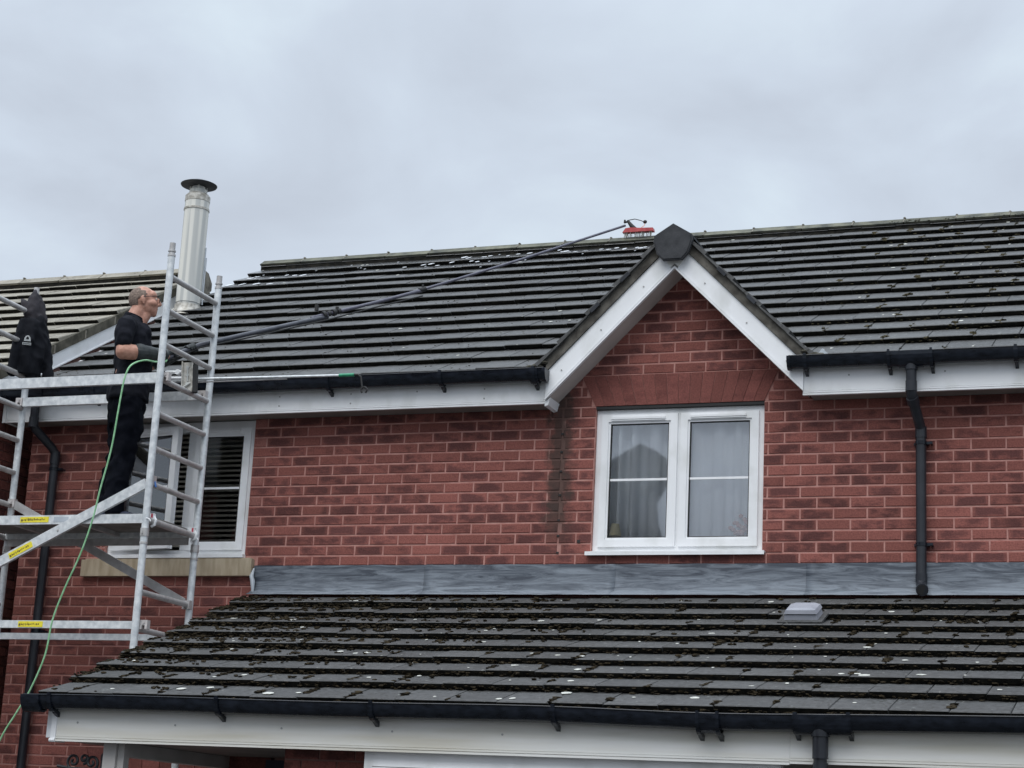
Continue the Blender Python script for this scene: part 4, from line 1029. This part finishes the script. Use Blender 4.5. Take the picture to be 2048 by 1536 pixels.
# ------------------------------------------------------------------ person
def blobmesh(parts, vox, mats, name, sm_it=4, fold=0, fscale=(8, 8, 5), seed=0, sharp=None):
    mb = MB()
    for p in parts:
        if p[0] == 'e': mb.ell(p[1], p[2], 20, rot=Euler([R(a) for a in p[3]]).to_matrix() if len(p) > 3 else None)
        elif p[0] == 'c':
            pts = [Vector(q) for q in p[1]]; rs = p[2] if isinstance(p[2], (list, tuple)) else [p[2]]*len(pts)
            if len(pts) == 2: pts = [pts[0].lerp(pts[1], i/4) for i in range(5)]; rs = [lerp(rs[0], rs[1], i/4) for i in range(5)]
            mb.tube(pts, rs, 16); mb.ell(pts[0], (rs[0],)*3, 16); mb.ell(pts[-1], (rs[-1],)*3, 16)
        elif p[0] == 'l':
            n = 28; vs = []; fs = []; S = p[1]
            for (z, cx, cy, rx, ry) in S:
                for k in range(n):
                    ct, st_ = math.cos(2*PI*k/n), math.sin(2*PI*k/n); pw = .85
                    vs.append((cx+rx*math.copysign(abs(ct)**pw, ct), cy+ry*math.copysign(abs(st_)**pw, st_), z))
            for i in range(len(S)-1):
                for k in range(n): fs.append((i*n+k, i*n+(k+1) % n, (i+1)*n+(k+1) % n, (i+1)*n+k))
            fs.append(tuple(range(n-1, -1, -1))); fs.append(tuple(range((len(S)-1)*n, len(S)*n))); mb.add(vs, fs)
    me = bpy.data.meshes.new(name+'_src'); me.from_pydata(mb.v, [], mb.f)
    o = bpy.data.objects.new(name+'_src', me); col.objects.link(o)
    rm = o.modifiers.new('r', 'REMESH'); rm.mode = 'VOXEL'; rm.voxel_size = vox; rm.use_smooth_shade = True
    sm2 = o.modifiers.new('s', 'SMOOTH'); sm2.factor = .5; sm2.iterations = sm_it
    dg = bpy.context.evaluated_depsgraph_get(); res = bpy.data.meshes.new_from_object(o.evaluated_get(dg)); res.name = name
    bpy.data.objects.remove(o); bpy.data.meshes.remove(me)
    if fold:
        ns = [v.normal.copy() for v in res.vertices]
        for v, n_ in zip(res.vertices, ns):
            q = Vector((v.co.x*fscale[0]+seed, v.co.y*fscale[1], v.co.z*fscale[2]))
            d = noise.noise(q)+.5*noise.noise(q*2.3)+.8*(1-abs(noise.noise(q*1.3+Vector((0, v.co.z*6, 0)))*2.2))
            v.co += n_*fold*(d-.4)
    res.materials.clear(); res.materials.append(mats)
    for p in res.polygons: p.use_smooth = True
    return res
Bp = (-.6, -.85, .186); PRZ = math.atan2(.5291, .8486)
man = empty('person', Bp, 'balding man in black polo shirt and gauntlet gloves looking up at the ridge', 'person', rz=PRZ)
HB = (.27, -.103, 1.223); HL = (.42, 0.0, 1.328)   # hands on the pole
body = [
 ('e', (.038, .01, 1.668), (.098, .077, .098)), ('e', (.075, .01, 1.625), (.082, .066, .088)), ('e', (.105, .012, 1.585), (.050, .046, .042)), ('e', (.128, .012, 1.562), (.024, .027, .020)),
 ('e', (.105, .01, 1.700), (.038, .058, .04)), ('c', [(.152, .012, 1.680), (.172, .012, 1.640)], [.009, .012]), ('e', (.163, .012, 1.634), (.016, .016, .009)),
 ('e', (.145, .012, 1.604), (.013, .026, .010)), ('e', (.143, .012, 1.591), (.012, .022, .008)), ('e', (.10, -.03, 1.632), (.05, .033, .03)), ('e', (.10, .05, 1.632), (.05, .033, .03)),
 ('c', [(-.028, .0, 1.43), (-.012, .0, 1.50), (.030, .008, 1.60)], [.072, .062, .060]), ('c', [(.03, 0, 1.46), (.075, .005, 1.56)], [.045, .042]),
 ('l', [(.95, .0, 0, .11, .14), (1.2, .01, 0, .11, .15), (1.38, -.01, 0, .10, .16), (1.46, -.02, 0, .06, .10)]),
 ('c', [(-.04, -.15, 1.42), (-.055, -.205, 1.40), (-.062, -.235, 1.19)], [.05, .056, .049]),
 ('c', [(-.055, -.238, 1.20), (.01, -.225, 1.203), (.09, -.19, 1.215), (.20, -.135, 1.225), (.25, -.12, 1.225)], [.058, .056, .046, .030, .027]),
 ('e', (-.06, -.235, 1.185), (.045, .042, .04)),
 ('c', [(-.04, .15, 1.42), (-.03, .205, 1.40), (.05, .24, 1.19)], [.05, .055, .048]), ('c', [(.05, .24, 1.19), (.22, .15, 1.25), (.38, .03, 1.31)], [.05, .04, .028]),
 ('c', [(.02, -.09, .93), (.02, -.09, .5), (-.02, -.09, .12)], [.085, .06, .045]), ('c', [(0, .09, .93), (-.01, .09, .5), (-.06, .09, .12)], [.085, .06, .045])]
for sd in (-1, 1):
    body.append(('e', (.044, .01+sd*.079, 1.650), (.017, .008, .030), (0, -12, 0))); body.append(('e', (.050, .01+sd*.077, 1.622), (.009, .007, .012)))
bo = obj('body', blobmesh(body, .0052, SKIN, 'body', 3), None, man, local=True)
# eyes
for sd in (-1, 1):
    obj('eye', MB().ell((.138, .011+sd*.030, 1.670), (.008, .010, .007), 10), mat('eye_white_%d' % (sd+1), (.6, .55, .5)), man, True, local=True)
# hair shell
vs = []; fs = []; n, m_ = 56, 40; idx = {}
for i in range(m_+1):
    for k in range(n):
        th = PI*i/m_; ph = 2*PI*k/n
        p = Vector((.038+.1005*math.sin(th)*math.cos(ph), .01+.0795*math.sin(th)*math.sin(ph), 1.668+.0998*math.cos(th)))
        p += .0012*noise.noise(p*90)*Vector((1, 1, 1)); vs.append(p)
mb = MB()
def keep(p):
    if p.z > 1.742-.012*noise.noise(p*60) or p.z < 1.585+.0*(p.x): return False
    lim = .074 if p.z > 1.69 else (.072 if p.z > 1.655 else .022)
    if p.z > 1.725: lim = .03
    return p.x < lim-.02*abs(noise.noise(p*40))
keepf = []
for i in range(m_):
    for k in range(n):
        f = (i*n+k, (i+1)*n+k, (i+1)*n+(k+1) % n, i*n+(k+1) % n)
        if all(keep(vs[q]) for q in f): keepf.append(f)
used = sorted({q for f in keepf for q in f}); mp_ = {q: i for i, q in enumerate(used)}
mb.add([vs[q] for q in used], [tuple(mp_[q] for q in f) for f in keepf])
ho = obj('hair', mb, HAIR, man, True, local=True); ho.modifiers.new('t', 'SOLIDIFY').thickness = .002
# glasses
gm = MB().tube([(.045, -.074, 1.668), (.10, -.074, 1.676), (.158, -.064, 1.684)], .0028, 6).tube([(.045, .094, 1.668), (.10, .094, 1.676), (.158, .084, 1.684)], .0028, 6)
for sd in (-1, 1):
    cy = .01+sd*.036
    gm.tube([(.166-.003*abs(math.cos(a_)), cy+.028*math.cos(a_), 1.668+.018*math.sin(a_)) for a_ in [i*PI/8 for i in range(17)]], .0022, 6)
gm.tube([(.166, .0, 1.672), (.168, .01, 1.675), (.166, .02, 1.672)], .002, 6)
gls = obj('glasses', gm, RUB, man, True, local=True)
for sd in (-1, 1): obj('lens', MB().ell((.165, .01+sd*.036, 1.668), (.001, .026, .017), 14), LENS, gls, True, local=False, T=W[man.name])
shirt = [('l', [(.885, .010, 0, .147, .18), (.90, .008, 0, .151, .185), (.97, .006, 0, .148, .18), (1.1, .026, 0, .138, .17), (1.25, .016, 0, .139, .18), (1.36, -.004, 0, .130, .19), (1.43, -.028, 0, .106, .175), (1.475, -.022, 0, .085, .125), (1.515, -.008, 0, .070, .075)]),
 ('c', [(-.04, -.15, 1.425), (-.052, -.200, 1.405), (-.062, -.228, 1.29)], [.062, .070, .067]), ('c', [(-.04, .15, 1.425), (-.03, .20, 1.405), (.01, .235, 1.29)], [.062, .068, .066]),
 ('c', [(-.062, -.226, 1.32), (-.064, -.231, 1.275)], [.068, .067]), ('e', (.06, -.06, 1.38), (.07, .09, .09)), ('e', (.06, .06, 1.38), (.07, .09, .09))]
so_ = obj('polo_shirt', blobmesh(shirt, .0075, SHIRT, 'polo_shirt', 3, .012, (8, 8, 6)), None, man, local=True)
cm = MB()
for (dz, rr_) in ((0, .071), (.012, .067), (.022, .064)):
    cm.tube([(-.008+.012*dz*10+rr_*math.cos(a_)*1.03, rr_*math.sin(a_), 1.503+dz-.022*math.cos(a_)) for a_ in [R(20)+i*R(320)/24 for i in range(25)]], .0065, 7)
obj('collar', cm, SHIRT, man, True, local=True)
obj('placket', MB().tube([(.068, -.012, 1.475), (.10, -.014, 1.42), (.125, -.014, 1.36)], .005, 6), SHIRT, man, True, local=True)
tr_ = [('l', [(.70, .004, 0, .115, .16), (.80, .010, 0, .124, .17), (.90, .006, 0, .130, .17), (.97, .006, 0, .125, .16)]),
 ('c', [(.022, -.085, .86), (.028, -.09, .66), (.022, -.09, .50), (-.002, -.09, .32), (-.018, -.09, .15), (-.016, -.09, .085)], [.112, .105, .090, .084, .078, .072]),
 ('c', [(-.002, .085, .86), (-.006, .09, .66), (-.012, .09, .50), (-.040, .09, .32), (-.066, .09, .15), (-.062, .09, .085)], [.108, .102, .090, .084, .078, .070])]
obj('trousers', blobmesh(tr_, .008, TROU, 'trousers', 3, .015, (6, 6, 8), 3), None, man, local=True)
for (ax, ay) in ((.0, -.09), (-.05, .09)):
    s_ = blobmesh([('e', (ax-.03, ay, .045), (.075, .043, .045)), ('e', (ax+.07, ay, .035), (.085, .046, .035)), ('e', (ax-.03, ay, .09), (.05, .042, .05)), ('l', [(.0, ax+.03, ay, .13, .044), (.018, ax+.03, ay, .128, .044)])], .006, SHOE, 'shoe', 2)
    obj('shoe', s_, None, man, local=True)
# gloves : gauntlet, palm, five fingers wrapped round the pole
pd = Vector((.193, .13, .137)).normalized()
def glove(c, wrist, elbow_side, sgn, name):
    c = Vector(c); u = pd.cross(Vector((0, 0, 1))).normalized(); v_ = u.cross(pd).normalized()
    parts = []; pr = .019
    w_ = Vector(wrist)
    back = (w_-c).normalized()
    # palm lies on the wrist side of the pole
    a0 = math.atan2(back.dot(v_), back.dot(u))
    def on(ang, off, r_): return c+pd*off+(u*math.cos(ang)+v_*math.sin(ang))*r_
    parts.append(('c', [w_, c+back*.045], [.034, .036])); parts.append(('c', [on(a0, -.03, pr+.014), on(a0, .03, pr+.014)], [.021, .021]))
    parts.append(('c', [c+back*.05-pd*.02, c+back*.05+pd*.02], [.026, .026]))
    for i, (L_, rr_) in enumerate(((150, .0085), (185, .0092), (195, .0095), (180, .009))):
        off = (i-1.5)*.0215
        pts = [on(a0+sgn*R(a_), off, pr+.009) for a_ in [10+L_*q/5 for q in range(6)]]
        parts.append(('c', pts, [rr_*1.15, rr_*1.1, rr_*1.05, rr_, rr_*.95, rr_*.85]))
    th = [on(a0-sgn*R(a_), .034+.004*q, pr+.010) for q, a_ in enumerate((10, 45, 80, 110))]
    parts.append(('c', th, [.013, .0125, .0115, .010]))
    return parts
right = glove(HB, (.215, -.150, 1.232), None, 1, 'r')
right += [('c', [(.055, -.208, 1.212), (.10, -.188, 1.216), (.16, -.165, 1.222), (.215, -.150, 1.230)], [.062, .055, .047, .038])]
obj('glove', blobmesh(right, .0042, GLOVE, 'glove', 2, .0015, (20, 20, 20)), None, man, local=True)
obj('glove_patch', MB().ell((.213, -.183, 1.246), (.035, .014, .026), 12), GREYG, man, True, local=True)
left = glove(HL, (.37, .055, 1.315), None, -1, 'l')
left += [('c', [(.20, .165, 1.245), (.28, .11, 1.278), (.37, .055, 1.312)], [.06, .05, .038])]
obj('glove', blobmesh(left, .0045, GLOVE, 'glove', 2, .0015, (20, 20, 20)), None, man, local=True)

# ------------------------------------------------------------------ brush pole
bp = empty('brush_pole', (-.31, -.78, 1.44), 'long dark telescopic pole held up to a red brush at the ridge', 'pole')
PT = [Vector(p) for p in ((-.40, -.96, 1.345), (-.305, -.769, 1.424), (-.21, -.556, 1.561), (-.028, -.146, 1.755), (.274, .532, 2.069))]
A_ = Vector((-.305, -.769, 1.424))
def w2(px_): return px_
# butt end follows the line through the hands
d0 = (PT[2]-PT[1]).normalized(); PT[0] = PT[1]-d0*.13
obj('pole_section', MB().tube(PT, [.0195, .0195, .0195, .0185, .0185], 14), POLE, bp, True)
up2 = Vector((0, 0, .02)); P2s = [Vector(p)+up2 for p in ((.20, .40, 2.00), (.274, .532, 2.069), (.472, .976, 2.284), (.68, 1.443, 2.518))]
obj('pole_section', MB().tube(P2s, .0145, 12), POLE2, bp, True)
P3 = [Vector(p)+up2*1.3 for p in ((.62, 1.31, 2.45), (.68, 1.443, 2.518), (.922, 1.988, 2.812), (1.168, 2.539, 3.112), (1.428, 3.124, 3.44), (1.72, 3.70, 3.77))]
obj('pole_section', MB().tube(P3, .0115, 12), POLE2, bp, True)
dj = (P2s[1]-P2s[0]).normalized()
mb = MB()
for s_, r_ in ((-.05, .030), (0, .022), (.05, .028), (.10, .022)): mb.tube([P2s[1]+dj*s_, P2s[1]+dj*(s_+.028)], r_, 12)
mb.box(-.012, .012, -.012, .012, 0, .05, T=Matrix.Translation(P2s[1]+Vector((-.05, -.1, .0)))); mb.box(-.01, .01, -.01, .01, 0, .05, T=Matrix.Translation(P2s[1]+Vector((.04, .08, .03))))
obj('pole_clamp', mb, RUB, bp, True)
mb = MB().tube([P3[1]-dj*.04, P3[1]+dj*.03], .020, 12).box(-.007, .007, -.007, .007, 0, .045, T=Matrix.Translation(P3[1]))
mb.tube([P3[4]-dj*.02-Vector((.1, .2, .11)), P3[4]-Vector((.1, .2, .11))+dj*.02], .016, 10); obj('pole_clamp', mb, RUB, bp, True)
hp = [p+Vector((.012, -.02, -.032+.006*math.sin(i*2))) for i, p in enumerate(PT[1:]+[Vector(q) for q in ((.472, .976, 2.284), (.68, 1.443, 2.518))])]
obj('pole_hose', MB().tube(hp, .006, 7), RUB, bp, True)
# brush head resting on the ridge
bh = empty('scrubbing_brush', (1.88, 3.64, 3.70), 'small red scrubbing brush head resting on the roof ridge', 'brush')
zb = RZ+.012
obj('brush_stock', MB().prism([(1.725, zb+.035), (2.025, zb+.035), (2.02, zb+.065), (1.90, zb+.070), (1.80, zb+.080), (1.755, zb+.075)], 3.60, 3.66), RED, bh)
mb = MB(); rn = random.Random(2)
for i in range(70):
    x = rn.uniform(1.74, 2.01); y = rn.uniform(3.605, 3.655); mb.tube([(x, y, zb+.036), (x+rn.uniform(-.01, .01), y+rn.uniform(-.008, .008), zb-.004)], .0022, 4)
obj('bristles', mb, BRIS, bh)
obj('brush_neck', MB().tube([(1.72, 3.68, zb+.155), (1.725, 3.675, zb+.185)], .009, 8).tube([(1.76, 3.65, zb+.165), (1.80, 3.64, zb+.11), (1.84, 3.635, zb+.075)], [.012, .020, .018], 10).tube([(1.72, 3.68, zb+.16), (1.77, 3.655, zb+.16)], .010, 8), RUB, bh, True)
obj('brush_hose', MB().tube([(1.77, 3.65, zb+.17), (1.83, 3.645, zb+.175), (1.89, 3.64, zb+.155), (1.925, 3.635, zb+.135)], .004, 6).ell((1.935, 3.63, zb+.135), (.02, .014, .018), 10), RUB, bh, True)
obj('jet_wire', MB().tube([(1.935, 3.63, zb+.12), (1.93, 3.63, zb+.10), (1.90, 3.63, zb+.08)], .0025, 5), ORANGE, bh, True)

# ------------------------------------------------------------------ gutter pole lying across the tower
gp = empty('gutter_pole', (.3, -.66, 1.25), 'thin silver pole with green tip and hook lying across the scaffold', 'pole')
obj('pole_tube', MB().tube([(-.20, -.80, 1.258), (-.13, -.70, 1.262), (1.02, -.70, 1.243)], .0085, 10), ALU, gp, True)
obj('pole_tube', MB().tube([(-.20, -.78, 1.238), (-.13, -.69, 1.240), (.6, -.69, 1.236)], .005, 8), ALUD, gp, True)
obj('grip', MB().tube([(1.015, -.70, 1.243), (1.13, -.70, 1.243)], .0125, 10), GREEN, gp, True)
obj('hook', MB().tube([(1.12, -.70, 1.243), (1.16, -.70, 1.243), (1.185, -.70, 1.225), (1.195, -.70, 1.17), (1.20, -.70, 1.15)], .007, 8).tube([(1.215+.022*math.cos(a_), -.70, 1.128+.022*math.sin(a_)) for a_ in [i*.5-1 for i in range(11)]], .007, 8), RUB, gp, True)
pb_ = empty('plate_bracket', (-.14, -.80, 1.25), 'worn metal plate bracket with black rubber backing inside the scaffold frame', 'bracket')
T = Matrix.Translation((-.142, -.80, 1.255)) @ Matrix.Rotation(R(-4), 4, 'Y') @ Matrix.Rotation(R(18), 4, 'Z')
pm = MB().box(-.036, .030, -.004, .004, -.115, .105, T=T); pm.box(-.044, -.036, -.02, .004, -.12, .11, T=T); pm.box(.030, .036, -.014, .004, -.11, .10, T=T)
obj('plate', pm, RUST, pb_)
obj('rubber_backing', MB().box(.037, .068, -.018, .03, -.12, .085, T=T), RUB, pb_)
mb = MB()
for z in (.065, .01, -.055): mb.tube([T @ Vector((-.004, -.012, z)), T @ Vector((-.004, .0, z))], .013, 8, mi=0)
mb.tube([T @ Vector((-.03, -.015, -.085)), T @ Vector((.02, -.015, -.05))], .007, 6); mb.tube([T @ Vector((-.002, -.012, .07)), T @ Vector((-.002, -.012, -.04))], .005, 6)
obj('wing_nut', mb, STEEL, pb_, True)
obj('stub_arm', MB().tube([(-.31, -.83, 1.285), (-.185, -.82, 1.285)], .013, 10).tube([(-.215, -.835, 1.285), (-.215, -.80, 1.285)], .020, 12).tube([(-.32, -.83, 1.243), (-.18, -.82, 1.24)], .011, 10), WHITE, pb_, True)

# ------------------------------------------------------------------ green hose
HP = [(-.30, -1.02, 1.315), (-.31, -1.12, 1.30), (-.33, -1.22, 1.255), (-.335, -1.285, 1.20), (-.350, -1.30, 1.121), (-.363, -1.30, 1.021), (-.377, -1.30, .86), (-.400, -1.30, .611), (-.455, -1.30, .329), (-.49, -1.3, .12), (-.56, -1.30, -.123), (-.652, -1.30, -.348), (-.724, -1.30, -.571), (-.753, -1.30, -.81), (-.842, -1.30, -1.049), (-.94, -1.30, -1.219), (-1.037, -1.30, -1.389), (-1.2, -1.3, -1.8), (-1.3, -1.3, -2.6), (-1.3, -1.35, GZ+.02)]
HP = [(-.33, -.80, 1.40), (-.30, -.86, 1.36), (-.29, -.94, 1.335)]+HP[:1]+HP[1:]
def catmull(P, k=5):
    P = [Vector(p) for p in P]; o = []
    for i in range(len(P)-1):
        a, b_, c_, d_ = P[max(i-1, 0)], P[i], P[i+1], P[min(i+2, len(P)-1)]
        for j in range(k):
            t_ = j/k; o.append(.5*((2*b_)+(c_-a)*t_+(2*a-5*b_+4*c_-d_)*t_*t_+(3*b_-a-3*c_+d_)*t_**3))
    o.append(P[-1]); return o
obj('hose', MB().tube(catmull(HP), .0062, 8), HOSEM, None, True, label='thin green water hose hanging down in front of the scaffold', cat='hose')

# ------------------------------------------------------------------ jacket on the scaffold
jk = empty('jacket', (-1.72, -.55, 1.4), 'black hooded jacket hung over the scaffold post at the left', 'jacket', rz=PRZ)
jp = [('l', [(-.01, .01, 0, .105, .10), (.06, .012, 0, .118, .10), (.18, .022, .0, .118, .10), (.30, .022, 0, .110, .09), (.40, .018, 0, .080, .07), (.44, .010, 0, .055, .055)]),
      ('c', [(-.048, -.03, .40), (-.062, -.06, .28), (-.075, -.075, .15), (-.085, -.06, .0)], [.040, .048, .046, .038]),
      ('c', [(.075, .02, .42), (.125, .03, .28), (.155, .03, .15), (.178, .02, -.0)], [.045, .045, .045, .042]),
      ('c', [(.02, -.06, .38), (.012, -.085, .26), (.0, -.09, .12), (.02, -.075, .03)], [.045, .050, .046, .040]),
      ('c', [(.07, .0, .43), (.095, .0, .25), (.09, 0, .1)], [.05, .06, .05]), ('l', [(-.045, .055, -.02, .04, .05), (.1, .05, -.02, .05, .05)])]
obj('jacket_body', blobmesh(jp, .007, JACK, 'jacket_body', 3, .010, (9, 9, 6), 5), None, jk, local=True)
hdp = [('c', [(.012, 0, .40), (.012, 0, .50), (.012, -.005, .60), (.010, 0, .665)], [.062, .060, .042, .012]), ('c', [(-.01, -.02, .48), (-.055, -.02, .55), (-.085, -.015, .585)], [.05, .03, .008]),
       ('c', [(.03, .01, .62), (.07, .01, .55), (.095, .01, .44)], [.03, .032, .03]), ('e', (.03, 0, .45), (.07, .05, .05))]
obj('hood', blobmesh(hdp, .006, HOOD, 'hood', 2, .006, (14, 14, 10), 9), None, jk, local=True)
# sleeve badge: dome emblem above a small bar of print
def badge_y(z): return -.143 if z > .2 else -.145
bd = MB(); arc = [(.004+.024*math.cos(R(a_)), .235+.036*math.sin(R(a_))) for a_ in range(0, 181, 12)]+[(-.022, .226), (.030, .226)]
obj('badge', MB().prism(arc, -.1475, -.1445), BADGE, jk, local=True)
obj('badge_mark', MB().prism([(-.008, .240), (.016, .240), (.012, .255), (.004, .262), (-.004, .255)], -.1485, -.1476), JACK, jk, local=True)
obj('badge_bar', MB().box(-.030, .034, -.1475, -.1445, .196, .214), BADGE, jk, local=True)
mb = MB(); x = -.025
for i in range(9): mb.box(x, x+.004, -.1482, -.1476, .200, .210); x += .0066
obj('badge_letters', mb, JACK, jk, local=True)
obj('zip', MB().tube([(.105, -.015, .0), (.108, -.03, .2), (.09, -.03, .38)], .003, 5), RUB, jk, True, local=True)

for o in bpy.data.objects:
    if '_w' in o: del o['_w']
